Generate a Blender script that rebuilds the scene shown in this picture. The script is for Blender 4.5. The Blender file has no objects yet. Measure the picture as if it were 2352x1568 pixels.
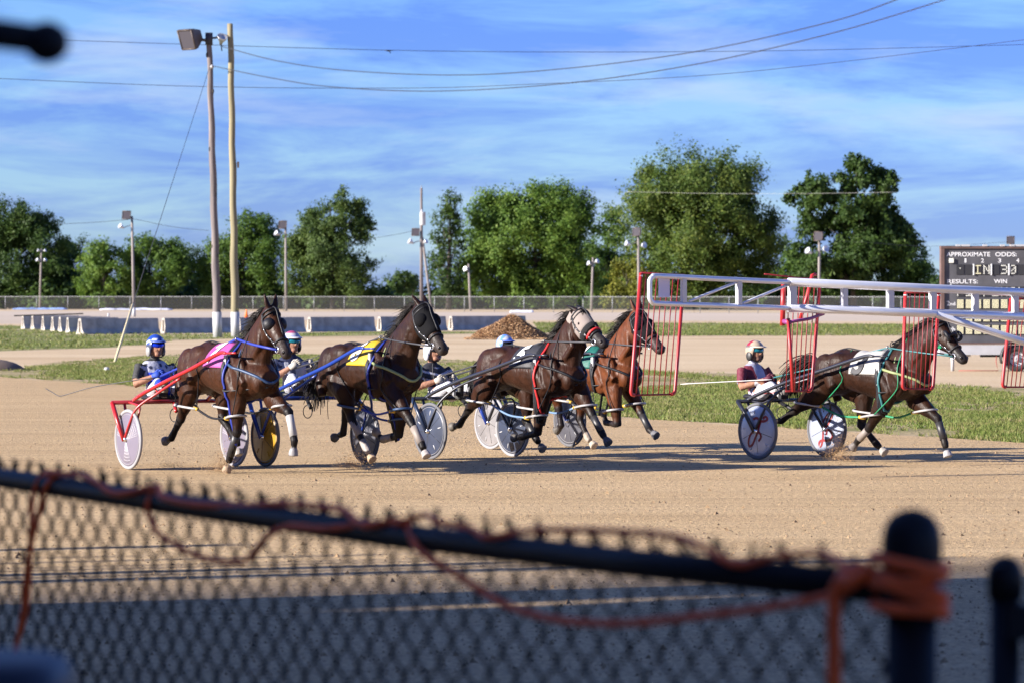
import bpy, bmesh, math, random
import numpy as np
from mathutils import Vector, Matrix
from mathutils.bvhtree import BVHTree
from mathutils.kdtree import KDTree

random.seed(7)
rng = np.random.default_rng(7)
sc = bpy.context.scene
COL = sc.collection

# ------------------------------------------------------------------ camera, sky, sun, exposure
CAM_H = 2.06
FOC = 8500.0            # focal length in pixels of a 2352 px wide picture
HOR = 680.0             # horizon row in that picture
PITCH = math.atan((784.0 - HOR) / FOC)
cam = bpy.data.cameras.new('camera')
cam_o = bpy.data.objects.new('camera', cam)
COL.objects.link(cam_o)
cam.sensor_width = 36.0
cam.lens = FOC / 2352.0 * 36.0
cam.clip_start = 0.1
cam.clip_end = 6000
cam_o.location = (0, 0, CAM_H)
cam_o.rotation_euler = (math.pi / 2 - PITCH, 0, 0)
cam.dof.use_dof = True
cam.dof.focus_distance = 45.5
cam.dof.aperture_fstop = 5.0
sc.camera = cam_o

SUN_EL = math.radians(18.5)
SUN_AZ = (-0.945, -0.327)
wd = bpy.data.worlds.new('World')
sc.world = wd
wd.use_nodes = True
nt = wd.node_tree
nt.nodes.clear()
def wn(t, **kw):
    n = nt.nodes.new(t)
    for k, v in kw.items():
        setattr(n, k, v)
    return n
w_out = wn('ShaderNodeOutputWorld')
w_bg = wn('ShaderNodeBackground')
w_bg.inputs['Strength'].default_value = 0.07
w_sky = wn('ShaderNodeTexSky', sky_type='NISHITA')
w_sky.sun_disc = False
w_sky.sun_elevation = SUN_EL
w_sky.sun_rotation = math.atan2(SUN_AZ[0], SUN_AZ[1])
w_sky.air_density = 1.0
w_sky.dust_density = 0.0
w_sky.ozone_density = 3.0
# thin streaky cloud sheet over the whole sky dome
w_tc = wn('ShaderNodeTexCoord')
w_map = wn('ShaderNodeMapping')
w_map.inputs['Scale'].default_value = (10.0, 10.0, 60.0)
w_map.inputs['Location'].default_value = (2.3, 0.0, 4.4)
w_n1 = wn('ShaderNodeTexNoise')
w_n1.inputs['Scale'].default_value = 1.0
w_n1.inputs['Detail'].default_value = 8.0
w_n1.inputs['Roughness'].default_value = 0.62
w_n1.inputs['Distortion'].default_value = 0.45
w_map2 = wn('ShaderNodeMapping')
w_map2.inputs['Scale'].default_value = (7.0, 7.0, 42.0)
w_map2.inputs['Location'].default_value = (0.4, 3.1, 1.15)
w_n2 = wn('ShaderNodeTexNoise')
w_n2.inputs['Scale'].default_value = 1.0
w_n2.inputs['Detail'].default_value = 9.0
w_n2.inputs['Roughness'].default_value = 0.6
w_r1 = wn('ShaderNodeValToRGB')
w_r1.color_ramp.elements[0].position = 0.43
w_r1.color_ramp.elements[0].color = (0, 0, 0, 1)
w_r1.color_ramp.elements[1].position = 0.60
w_r1.color_ramp.elements[1].color = (1, 1, 1, 1)
w_r2 = wn('ShaderNodeValToRGB')
w_r2.color_ramp.elements[0].position = 0.50
w_r2.color_ramp.elements[0].color = (0, 0, 0, 1)
w_r2.color_ramp.elements[1].position = 0.68
w_r2.color_ramp.elements[1].color = (1, 1, 1, 1)
w_tint = wn('ShaderNodeMix', data_type='RGBA', blend_type='MULTIPLY')
w_tint.inputs[0].default_value = 1.0
w_tint.inputs[7].default_value = (0.245, 0.375, 0.98, 1)
w_m1 = wn('ShaderNodeMix', data_type='RGBA', blend_type='MULTIPLY')
w_m1.inputs[7].default_value = (1.70, 1.58, 1.05, 1)      # sunlit thin cloud
w_m2 = wn('ShaderNodeMix', data_type='RGBA')
w_m2.inputs[7].default_value = (3.0, 3.8, 5.0, 1)         # thicker bright cloud
w_f1 = wn('ShaderNodeMath', operation='MULTIPLY'); w_f1.inputs[1].default_value = 0.95
w_f2 = wn('ShaderNodeMath', operation='MULTIPLY'); w_f2.inputs[1].default_value = 0.75
lk = nt.links.new
lk(w_tc.outputs['Generated'], w_map.inputs['Vector'])
lk(w_tc.outputs['Generated'], w_map2.inputs['Vector'])
lk(w_map.outputs[0], w_n1.inputs['Vector'])
lk(w_map2.outputs[0], w_n2.inputs['Vector'])
lk(w_n1.outputs['Fac'], w_r1.inputs[0])
lk(w_n2.outputs['Fac'], w_r2.inputs[0])
lk(w_sky.outputs[0], w_tint.inputs[6])
lk(w_r1.outputs[0], w_f1.inputs[0]); lk(w_f1.outputs[0], w_m1.inputs[0])
lk(w_r2.outputs[0], w_f2.inputs[0]); lk(w_f2.outputs[0], w_m2.inputs[0])
lk(w_tint.outputs[2], w_m1.inputs[6])
lk(w_m1.outputs[2], w_m2.inputs[6])
lk(w_m2.outputs[2], w_bg.inputs['Color'])
lk(w_bg.outputs[0], w_out.inputs['Surface'])

sun = bpy.data.lights.new('sun', 'SUN')
sun_o = bpy.data.objects.new('sun', sun)
COL.objects.link(sun_o)
sun.energy = 5.0
sun.angle = math.radians(0.7)
sun.color = (1.0, 0.925, 0.84)
sdir = Vector((-SUN_AZ[0] * math.cos(SUN_EL), -SUN_AZ[1] * math.cos(SUN_EL), -math.sin(SUN_EL)))
sun_o.rotation_euler = sdir.to_track_quat('-Z', 'Y').to_euler()
sun_o.location = (-60, -30, 40)

sc.view_settings.view_transform = 'Standard'
sc.view_settings.look = 'None'
sc.view_settings.gamma = 1.0
sc.view_settings.exposure = 1.5
sc.view_settings.use_curve_mapping = False
sc.cycles.max_bounces = 6
sc.cycles.transparent_max_bounces = 12
sc.cycles.use_denoising = True

# ------------------------------------------------------------------ helpers
def V(*a):
    return np.array(a, dtype=float)

def at(u, v, D):
    """world point D metres deep that lies in direction (u, v); used to lay out the far background"""
    x, z = (u - 1176.0) / FOC, -(v - 784.0) / FOC
    c, s = math.cos(PITCH), -math.sin(PITCH)
    y2, z2 = c - z * s, s + z * c
    return V(x * D / y2, D, CAM_H + z2 * D / y2)

def unit(a):
    a = np.asarray(a, float)
    n = np.linalg.norm(a)
    return a / n if n > 1e-12 else a

MATS = {}
def M(name, rgb, rough=0.6, metal=0.0, var=0.0, vscale=5.0, bump=0.0, bscale=40.0, spec=0.5, coat=0.0, rgb2=None, stretch=None, attr=None):
    if name in MATS:
        return MATS[name]
    m = bpy.data.materials.new(name)
    m.use_nodes = True
    t = m.node_tree
    b = t.nodes['Principled BSDF']
    b.inputs['Roughness'].default_value = rough
    b.inputs['Metallic'].default_value = metal
    b.inputs['Specular IOR Level'].default_value = spec
    b.inputs['Coat Weight'].default_value = coat
    b.inputs['Base Color'].default_value = (*rgb, 1)
    src = None
    if attr:
        a = t.nodes.new('ShaderNodeAttribute'); a.attribute_name = attr
        src = a.outputs['Color']
    if var > 0 or rgb2:
        tc = t.nodes.new('ShaderNodeTexCoord')
        vec = tc.outputs['Object']
        if stretch:
            mp = t.nodes.new('ShaderNodeMapping'); mp.inputs['Scale'].default_value = stretch
            t.links.new(vec, mp.inputs[0]); vec = mp.outputs[0]
        n = t.nodes.new('ShaderNodeTexNoise')
        n.inputs['Scale'].default_value = vscale; n.inputs['Detail'].default_value = 6
        t.links.new(vec, n.inputs['Vector'])
        r = t.nodes.new('ShaderNodeValToRGB')
        r.color_ramp.elements[0].position = 0.32; r.color_ramp.elements[1].position = 0.68
        if rgb2:
            r.color_ramp.elements[0].color = (*rgb, 1); r.color_ramp.elements[1].color = (*rgb2, 1)
            t.links.new(n.outputs['Fac'], r.inputs[0]); t.links.new(r.outputs[0], b.inputs['Base Color'])
        else:
            lo, hi = 1 - var, 1 + var
            r.color_ramp.elements[0].color = (lo, lo, lo, 1); r.color_ramp.elements[1].color = (hi, hi, hi, 1)
            t.links.new(n.outputs['Fac'], r.inputs[0])
            mx = t.nodes.new('ShaderNodeMix'); mx.data_type = 'RGBA'; mx.blend_type = 'MULTIPLY'; mx.inputs[0].default_value = 1
            mx.inputs[6].default_value = (*rgb, 1)
            if src: t.links.new(src, mx.inputs[6])
            t.links.new(r.outputs[0], mx.inputs[7]); t.links.new(mx.outputs[2], b.inputs['Base Color'])
    elif src:
        t.links.new(src, b.inputs['Base Color'])
    if bump > 0:
        tc = t.nodes.new('ShaderNodeTexCoord')
        n = t.nodes.new('ShaderNodeTexNoise'); n.inputs['Scale'].default_value = bscale; n.inputs['Detail'].default_value = 5
        t.links.new(tc.outputs['Object'], n.inputs['Vector'])
        bp = t.nodes.new('ShaderNodeBump'); bp.inputs['Strength'].default_value = bump; bp.inputs['Distance'].default_value = 0.02
        t.links.new(n.outputs['Fac'], bp.inputs['Height']); t.links.new(bp.outputs[0], b.inputs['Normal'])
    MATS[name] = m
    return m

class MB:
    """collects shapes and links them as one mesh object"""
    def __init__(s):
        s.v, s.f, s.n = [], [], 0
    def add(s, vs, fs):
        o = s.n
        vs = [tuple(map(float, p)) for p in vs]
        s.v += vs; s.n += len(vs)
        s.f += [tuple(i + o for i in f) for f in fs]
        return s
    def box(s, c, size, R=None):
        a, b, d = [k / 2 for k in size]
        vs = [V(x, y, z) for x in (-a, a) for y in (-b, b) for z in (-d, d)]
        if R is not None: vs = [np.asarray(R) @ p for p in vs]
        vs = [p + np.asarray(c, float) for p in vs]
        return s.add(vs, [(0, 1, 3, 2), (4, 6, 7, 5), (0, 4, 5, 1), (2, 3, 7, 6), (0, 2, 6, 4), (1, 5, 7, 3)])
    def loft(s, rings, cap=True, closed=False):
        n = len(rings[0]); vs = [p for r in rings for p in r]; fs = []
        k = len(rings)
        for i in range(k if closed else k - 1):
            a, b = i * n, ((i + 1) % k) * n
            for j in range(n):
                fs.append((a + j, a + (j + 1) % n, b + (j + 1) % n, b + j))
        if cap and not closed:
            fs.append(tuple(range(n - 1, -1, -1))); fs.append(tuple((k - 1) * n + j for j in range(n)))
        return s.add(vs, fs)
    def tube(s, pts, r, n=8, closed=False, cap=True):
        P = [np.asarray(p, float) for p in pts]; k = len(P)
        rr = r if hasattr(r, '__len__') else [r] * k
        T = []
        for i in range(k):
            a = P[(i - 1) % k] if (closed or i > 0) else P[i]
            b = P[(i + 1) % k] if (closed or i < k - 1) else P[i]
            T.append(unit(b - a))
        ref = V(0, 0, 1) if abs(T[0][2]) < 0.9 else V(1, 0, 0)
        u = unit(np.cross(T[0], ref)); rings = []
        for i in range(k):
            u = unit(u - T[i] * (u @ T[i])); w = np.cross(T[i], u)
            rings.append([P[i] + rr[i] * (math.cos(2 * math.pi * j / n) * u + math.sin(2 * math.pi * j / n) * w) for j in range(n)])
        return s.loft(rings, cap=cap, closed=closed)
    def lathe(s, prof, c, axis, n=24):
        """prof: (radius, offset along axis)"""
        ax = unit(axis); ref = V(0, 0, 1) if abs(ax[2]) < 0.9 else V(1, 0, 0)
        u = unit(np.cross(ax, ref)); w = np.cross(ax, u); c = np.asarray(c, float)
        rings = [[c + ax * h + r * (math.cos(2 * math.pi * j / n) * u + math.sin(2 * math.pi * j / n) * w) for j in range(n)] for r, h in prof]
        return s.loft(rings)
    def sphere(s, c, r, n=16, m=10):
        r = r if hasattr(r, '__len__') else (r, r, r)
        rings = []
        for i in range(m + 1):
            a = -math.pi / 2 + math.pi * i / m
            a = max(-math.pi / 2 + 0.02, min(math.pi / 2 - 0.02, a))
            rings.append([V(c[0] + r[0] * math.cos(a) * math.cos(2 * math.pi * j / n), c[1] + r[1] * math.cos(a) * math.sin(2 * math.pi * j / n), c[2] + r[2] * math.sin(a)) for j in range(n)])
        return s.loft(rings)
    def mesh(s, name, smooth=True):
        me = bpy.data.meshes.new(name)
        me.from_pydata(s.v, [], s.f)
        if smooth:
            me.polygons.foreach_set('use_smooth', [True] * len(me.polygons))
        me.update()
        return me
    def obj(s, name, mat, parent=None, smooth=True):
        return link(name, s.mesh(name, smooth), mat, parent)

def link(name, me, mat=None, parent=None):
    o = bpy.data.objects.new(name, me)
    if mat is not None and me is not None:
        if not me.materials: me.materials.append(mat)
    COL.objects.link(o)
    if parent is not None: o.parent = parent
    return o

def empty(name, loc=(0, 0, 0), rz=0.0):
    o = bpy.data.objects.new(name, None)
    o.location = loc; o.rotation_euler = (0, 0, rz); o.empty_display_size = 0.2
    COL.objects.link(o)
    return o

def tag(o, label=None, cat=None, group=None, kind=None):
    if label: o['label'] = label
    if cat: o['category'] = cat
    if group: o['group'] = group
    if kind: o['kind'] = kind
    return o

def smooth_path(pts, k=6):
    """Catmull-Rom through the points"""
    P = [np.asarray(p, float) for p in pts]
    if len(P) < 3: return P
    P = [2 * P[0] - P[1]] + P + [2 * P[-1] - P[-2]]
    out = []
    for i in range(1, len(P) - 2):
        a, b, c, d = P[i - 1], P[i], P[i + 1], P[i + 2]
        for j in range(k):
            t = j / k
            out.append(0.5 * (2 * b + (c - a) * t + (2 * a - 5 * b + 4 * c - d) * t * t + (3 * b - a - 3 * c + d) * t ** 3))
    out.append(P[-2])
    return out

def text_data(txt, size, bold=0.0):
    cu = bpy.data.curves.new('t', 'FONT'); cu.body = txt; cu.size = size; cu.align_x = 'CENTER'; cu.align_y = 'CENTER'; cu.offset = bold
    cu.resolution_u = 4
    o = bpy.data.objects.new('t', cu); COL.objects.link(o)
    dg = bpy.context.evaluated_depsgraph_get()
    me = o.evaluated_get(dg).to_mesh()
    vs = [V(*v.co) for v in me.vertices]; fs = [tuple(p.vertices) for p in me.polygons]
    o.evaluated_get(dg).to_mesh_clear()
    bpy.data.objects.remove(o); bpy.data.curves.remove(cu)
    return vs, fs

def flat_sheet(name, poly, z, mat, sub=0):
    bm = bmesh.new()
    vs = [bm.verts.new((x, y, z)) for x, y in poly]
    bm.faces.new(vs)
    bmesh.ops.triangulate(bm, faces=bm.faces[:])
    bmesh.ops.recalc_face_normals(bm, faces=bm.faces[:])
    for f in bm.faces:
        if f.normal.z < 0: f.normal_flip()
    me = bpy.data.meshes.new(name); bm.to_mesh(me); bm.free()
    return link(name, me, mat)

def jag(pts, step, amp, seed=0):
    """poly-line with extra points and a little irregularity"""
    r = np.random.default_rng(seed); out = []
    for i in range(len(pts) - 1):
        a, b = V(*pts[i]), V(*pts[i + 1]); n = max(1, int(np.linalg.norm(b - a) / step)); nn = unit(V(-(b - a)[1], (b - a)[0]))
        for j in range(n):
            out.append(tuple(a + (b - a) * j / n + nn * r.normal(0, amp)))
    out.append(tuple(pts[-1]))
    return out

# ------------------------------------------------------------------ materials of the ground
def ground_mat(name, c1, c2, c3, streak=None, fine=55.0, bump=0.6, big=0.25, dist=0.02, rough=0.95, cdark=0.55):
    m = bpy.data.materials.new(name); m.use_nodes = True
    t = m.node_tree; b = t.nodes['Principled BSDF']; L = t.links.new
    b.inputs['Roughness'].default_value = rough; b.inputs['Specular IOR Level'].default_value = 0.15
    tc = t.nodes.new('ShaderNodeTexCoord')
    mp = t.nodes.new('ShaderNodeMapping')
    mp.inputs['Rotation'].default_value = (0, 0, math.radians(64.6))
    mp.inputs['Scale'].default_value = streak or (1, 1, 1)
    L(tc.outputs['Object'], mp.inputs[0])
    n1 = t.nodes.new('ShaderNodeTexNoise'); n1.inputs['Scale'].default_value = big; n1.inputs['Detail'].default_value = 7; n1.inputs['Roughness'].default_value = 0.6
    L(mp.outputs[0], n1.inputs['Vector'])
    n2 = t.nodes.new('ShaderNodeTexNoise'); n2.inputs['Scale'].default_value = fine; n2.inputs['Detail'].default_value = 4; n2.inputs['Roughness'].default_value = 0.7
    L(tc.outputs['Object'], n2.inputs['Vector'])
    r1 = t.nodes.new('ShaderNodeValToRGB'); e = r1.color_ramp.elements
    e[0].position = 0.33; e[0].color = (*c1, 1); e[1].position = 0.66; e[1].color = (*c3, 1)
    e2 = r1.color_ramp.elements.new(0.5); e2.color = (*c2, 1)
    L(n1.outputs['Fac'], r1.inputs[0])
    r2 = t.nodes.new('ShaderNodeValToRGB'); e = r2.color_ramp.elements
    e[0].position = 0.30; e[0].color = (cdark, cdark, cdark, 1); e[1].position = 0.56; e[1].color = (1.06, 1.06, 1.06, 1)
    L(n2.outputs['Fac'], r2.inputs[0])
    mx = t.nodes.new('ShaderNodeMix'); mx.data_type = 'RGBA'; mx.blend_type = 'MULTIPLY'; mx.inputs[0].default_value = 1
    L(r1.outputs[0], mx.inputs[6]); L(r2.outputs[0], mx.inputs[7]); L(mx.outputs[2], b.inputs['Base Color'])
    if name == 'track_dirt':
        mp2 = t.nodes.new('ShaderNodeMapping'); mp2.inputs['Rotation'].default_value = (0, 0, math.radians(64.6)); mp2.inputs['Scale'].default_value = (0.06, 3.2, 1)
        n3 = t.nodes.new('ShaderNodeTexNoise'); n3.inputs['Scale'].default_value = 1.0; n3.inputs['Detail'].default_value = 5; n3.inputs['Roughness'].default_value = 0.65; n3.inputs['Distortion'].default_value = 0.3
        L(tc.outputs['Object'], mp2.inputs[0]); L(mp2.outputs[0], n3.inputs['Vector'])
        r3 = t.nodes.new('ShaderNodeValToRGB'); e = r3.color_ramp.elements; e[0].position = 0.30; e[0].color = (0.84, 0.84, 0.84, 1); e[1].position = 0.55; e[1].color = (1.03, 1.03, 1.03, 1)
        mx3 = t.nodes.new('ShaderNodeMix'); mx3.data_type = 'RGBA'; mx3.blend_type = 'MULTIPLY'; mx3.inputs[0].default_value = 1
        L(n3.outputs['Fac'], r3.inputs[0]); L(mx.outputs[2], mx3.inputs[6]); L(r3.outputs[0], mx3.inputs[7]); L(mx3.outputs[2], b.inputs['Base Color'])
    bp = t.nodes.new('ShaderNodeBump'); bp.inputs['Strength'].default_value = bump; bp.inputs['Distance'].default_value = dist
    L(n2.outputs['Fac'], bp.inputs['Height']); L(bp.outputs[0], b.inputs['Normal'])
    return m

M_sand = ground_mat('sandy_ground', (0.47, 0.345, 0.205), (0.54, 0.412, 0.255), (0.58, 0.452, 0.285), streak=(0.45, 0.8, 1), fine=10.0, bump=0.4, big=0.16, dist=0.05, cdark=0.75)
M_track = ground_mat('track_dirt', (0.49, 0.34, 0.18), (0.535, 0.378, 0.204), (0.57, 0.408, 0.226), streak=(0.3, 0.9, 1), fine=21.0, bump=1.0, big=0.6, dist=0.035, cdark=0.42)
M_grass = ground_mat('verge_grass', (0.46, 0.35, 0.23), (0.36, 0.29, 0.15), (0.20, 0.20, 0.07), streak=(0.5, 0.9, 1), fine=14.0, bump=0.8, big=0.5, dist=0.06, cdark=0.6)
M_grass_far = ground_mat('infield_grass', (0.40, 0.32, 0.20), (0.19, 0.20, 0.06), (0.085, 0.13, 0.022), streak=(0.35, 0.7, 1), fine=5.0, bump=0.6, big=0.20, dist=0.08, cdark=0.7)
M_fartrack = ground_mat('far_track', (0.44, 0.36, 0.27), (0.48, 0.40, 0.31), (0.52, 0.43, 0.34), streak=(0.1, 0.6, 1), fine=3.0, bump=0.2, big=0.06, dist=0.05, cdark=0.9)

# ------------------------------------------------------------------ the ground
tag(flat_sheet('ground', [(-2500, -300), (2500, -300), (2500, 4500), (-2500, 4500)], 0.0, M_sand), kind='structure')
INNER = [(-60, 193.6), (-13.1, 94.6), (7.2, 51.8), (12, 41.7), (45, -28)]
edge = jag(INNER[::-1], 1.2, 0.10, 3)
tag(flat_sheet('track', [(-200, 193.6), (-200, -120), (45, -120)] + edge, 0.006, M_track), kind='structure')
gtop = [at(u, v, 17510.0 / (v - 680))[:2] for u, v in ((-500, 856), (0, 848), (120, 832), (232, 822), (357, 814), (720, 815), (1000, 824), (1200, 832), (1480, 850), (1900, 868), (2352, 893), (2700, 912))]
gtop[0] = (-40, 152)
verge = jag([tuple(p) for p in gtop], 2.0, 0.45, 5) + [(20, 25)] + jag([(20, 25), (7.15, 51.95), (-13.15, 94.7), (-45, 162)], 1.2, 0.14, 8)
VERGE = verge
tag(flat_sheet('grass_verge', verge, 0.003, M_grass), kind='structure')
def far_poly(uv):
    return [tuple(at(u, v, 17510.0 / (v - 680))[:2]) for u, v in uv]
tag(flat_sheet('infield_grass', jag(far_poly([(-300, 747), (40, 748), (175, 762), (420, 768), (720, 764), (960, 760), (1180, 764), (960, 770), (760, 772), (440, 780), (330, 792), (200, 799), (-20, 806), (-300, 812)]), 3.0, 0.5, 11), 0.003, M_grass_far), kind='structure')
tag(flat_sheet('infield_grass', jag(far_poly([(1225, 741), (1500, 742), (2000, 744), (2700, 748), (2700, 772), (2000, 770), (1700, 771), (1480, 772), (1240, 764)]), 4.0, 0.6, 12), 0.003, M_grass_far), kind='structure')
tag(flat_sheet('far_track', far_poly([(-400, 714), (2700, 721), (2700, 741), (2100, 738), (1240, 736), (800, 735), (420, 738), (40, 744), (-400, 744)]), 0.002, M_fartrack), kind='structure')

def inside(poly, X, Y):
    px = np.array([p[0] for p in poly]); py = np.array([p[1] for p in poly]); c = np.zeros(len(X), bool); j = len(px) - 1
    for i in range(len(px)):
        cond = ((py[i] > Y) != (py[j] > Y)) & (X < (px[j] - px[i]) * (Y - py[i]) / (py[j] - py[i] + 1e-12) + px[i])
        c ^= cond; j = i
    return c

def leaf_material(name, c1, c2, c3, trans=0.42, rough=0.6, scale=0.35):
    m = bpy.data.materials.new(name); m.use_nodes = True
    t = m.node_tree; t.nodes.remove(t.nodes['Principled BSDF']); L = t.links.new
    out = t.nodes['Material Output']
    g = t.nodes.new('ShaderNodeNewGeometry'); tc = t.nodes.new('ShaderNodeTexCoord')
    n = t.nodes.new('ShaderNodeTexNoise'); n.inputs['Scale'].default_value = scale; n.inputs['Detail'].default_value = 3
    L(tc.outputs['Object'], n.inputs['Vector'])
    ma = t.nodes.new('ShaderNodeMath'); ma.operation = 'MULTIPLY_ADD'; ma.inputs[1].default_value = 0.40
    L(g.outputs['Random Per Island'], ma.inputs[0])
    sb = t.nodes.new('ShaderNodeMath'); sb.operation = 'MULTIPLY_ADD'; sb.inputs[1].default_value = 0.9; sb.inputs[2].default_value = -0.13
    L(n.outputs['Fac'], sb.inputs[0]); L(sb.outputs[0], ma.inputs[2])
    r = t.nodes.new('ShaderNodeValToRGB'); e = r.color_ramp.elements
    e[0].position = 0.15; e[0].color = (*c1, 1); e[1].position = 0.9; e[1].color = (*c3, 1); k = e.new(0.5); k.color = (*c2, 1)
    L(ma.outputs[0], r.inputs[0])
    d = t.nodes.new('ShaderNodeBsdfPrincipled'); d.inputs['Roughness'].default_value = rough; d.inputs['Specular IOR Level'].default_value = 0.3
    tr = t.nodes.new('ShaderNodeBsdfTranslucent'); mx = t.nodes.new('ShaderNodeMixShader'); mx.inputs[0].default_value = trans
    L(r.outputs[0], d.inputs['Base Color']); L(r.outputs[0], tr.inputs['Color'])
    L(d.outputs[0], mx.inputs[1]); L(tr.outputs[0], mx.inputs[2]); L(mx.outputs[0], out.inputs['Surface'])
    return m

def tri_mesh(name, verts, tris_per, mat, kind_quads=False):
    me = bpy.data.meshes.new(name)
    n = len(verts); k = 4 if kind_quads else 3
    me.vertices.add(n); me.vertices.foreach_set('co', verts.astype(np.float32).ravel())
    me.loops.add(n); me.loops.foreach_set('vertex_index', np.arange(n, dtype=np.int32))
    me.polygons.add(n // k); me.polygons.foreach_set('loop_start', np.arange(0, n, k, dtype=np.int32))
    me.update(calc_edges=True); me.validate()
    me.materials.append(mat)
    return me

def blades(X, Y, h, w, mat, name, seed=1, lean=0.5, per=3):
    """upright grass blades, one triangle each"""
    r = np.random.default_rng(seed); n = len(X)
    X = np.repeat(X, per) + r.normal(0, 0.03, n * per); Y = np.repeat(Y, per) + r.normal(0, 0.03, n * per); H = np.repeat(h, per) * r.uniform(0.6, 1.2, n * per)
    a = r.uniform(0, 2 * math.pi, n * per); dx, dy = np.cos(a) * w / 2, np.sin(a) * w / 2
    lx, ly = r.normal(0, lean, n * per) * H, r.normal(0, lean, n * per) * H
    z = np.zeros(n * per)
    v = np.stack([np.stack([X - dx, Y - dy, z], 1), np.stack([X + dx, Y + dy, z], 1), np.stack([X + lx, Y + ly, H], 1)], 1).reshape(-1, 3)
    return link(name, tri_mesh(name, v, 1, mat))

M_blade = leaf_material('grass_blade', (0.34, 0.27, 0.13), (0.155, 0.185, 0.040), (0.085, 0.150, 0.020), trans=0.3, scale=0.9)
N = 330000
D = 50 * (135 / 50) ** rng.random(N)
X = (rng.random(N) * 2 - 1) * 0.15 * D
ok = inside(VERGE, X, D)
GN = rng.random((64, 64))
def vnoise(x, y):
    xi, yi = np.floor(x).astype(int), np.floor(y).astype(int); fx, fy = x - xi, y - yi; fx, fy = fx * fx * (3 - 2 * fx), fy * fy * (3 - 2 * fy)
    g = lambda a, b: GN[a % 64, b % 64]
    return (g(xi, yi) * (1 - fx) + g(xi + 1, yi) * fx) * (1 - fy) + (g(xi, yi + 1) * (1 - fx) + g(xi + 1, yi + 1) * fx) * fy
dens = vnoise(X * 0.35, D * 0.16) * 0.6 + vnoise(X * 1.1 + 7, D * 0.45) * 0.45 + vnoise(X * 3.1, D * 1.3) * 0.25
ok &= dens + rng.random(N) * 0.40 > 0.84
X, D = X[ok][:120000], D[ok][:120000]
tag(blades(X, D, rng.uniform(0.03, 0.085, len(X)), 0.022, M_blade, 'grass', 2), 'short patchy green and dry grass between the track and the sandy yard', 'grass', kind='stuff')
N = 40000
D = 140 * (290 / 140) ** rng.random(N); X = (rng.random(N) * 2 - 1) * 0.15 * D
fp = far_poly([(-300, 747), (40, 748), (175, 762), (420, 768), (1180, 764), (760, 772), (440, 780), (330, 792), (200, 799), (-20, 806), (-300, 812)])
fp2 = far_poly([(1225, 741), (2700, 748), (2700, 770), (1480, 772), (1240, 764)])
ok = (inside(fp, X, D) & (rng.random(N) < 0.45)) | inside(fp2, X, D)
X, D = X[ok][:16000], D[ok][:16000]
tag(blades(X, D, rng.uniform(0.05, 0.16, len(X)), 0.05, M_blade, 'grass', 3), 'rough green grass strips in the far infield below the fence', 'grass', kind='stuff')

# loose clods on the racing surface
M_clod = M('clod', (0.22, 0.148, 0.08), 0.95, var=0.3, vscale=3)
N = 9500
D = 20 * (62 / 20) ** rng.random(N); X = (rng.random(N) * 2 - 1) * 0.15 * D
ok = ~inside(VERGE, X, D)
X, D = X[ok], D[ok]
S_ = rng.uniform(0.005, 0.013, len(X)) * (1 + 1.4 * (rng.random(len(X)) < 0.05))
base = np.array([[1, 0, -.2], [-.5, .87, -.2], [-.5, -.87, -.2], [0, 0, .8]])
fi = np.array([[0, 1, 3], [1, 2, 3], [2, 0, 3]])
rot = rng.uniform(0, 6.28, len(X)); cr, sr = np.cos(rot), np.sin(rot)
bv = base[None] * S_[:, None, None] * rng.uniform(0.7, 1.3, (len(X), 4, 1))
bx_ = bv[..., 0] * cr[:, None] - bv[..., 1] * sr[:, None]; by_ = bv[..., 0] * sr[:, None] + bv[..., 1] * cr[:, None]
P_ = np.stack([bx_ + X[:, None], by_ + D[:, None], bv[..., 2] + 0.008], -1)
# shallow hoof marks and kicked-up ridges in the loose surface
N2 = 1300
D2 = 24 * (92 / 24) ** rng.random(N2); X2 = (rng.random(N2) * 2 - 1) * 0.15 * D2; k2 = ~inside(VERGE, X2, D2); X2, D2 = X2[k2], D2[k2]
s2 = rng.uniform(0.025, 0.075, len(X2)); a2 = rng.uniform(0, 6.28, len(X2))
ring = np.array([[math.cos(t), math.sin(t) * .6, 0] for t in np.linspace(0, 6.283, 7)[:-1]] + [[.1, 0, 1]])
rv = ring[None] * np.stack([s2, s2, s2 * rng.uniform(.05, .11, len(X2))], 1)[:, None, :] * rng.uniform(.75, 1.25, (len(X2), 7, 1))
rx_ = rv[..., 0] * np.cos(a2)[:, None] - rv[..., 1] * np.sin(a2)[:, None]; ry_ = rv[..., 0] * np.sin(a2)[:, None] + rv[..., 1] * np.cos(a2)[:, None]
R_ = np.stack([rx_ + X2[:, None], ry_ + D2[:, None], rv[..., 2] + .0055], -1)
f2 = np.array([[i, (i + 1) % 6, 6] for i in range(6)])
tag(link('hoof_marks', tri_mesh('hoof_marks', R_[:, f2].reshape(-1, 3), 1, M_track)), 'shallow hoof marks and ridges pressed into the track dirt', 'hoof marks', kind='stuff')
tag(link('loose_dirt', tri_mesh('loose_dirt', P_[:, fi].reshape(-1, 3), 1, M_clod)), 'small loose clods scattered over the track surface', 'clods', kind='stuff')
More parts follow.
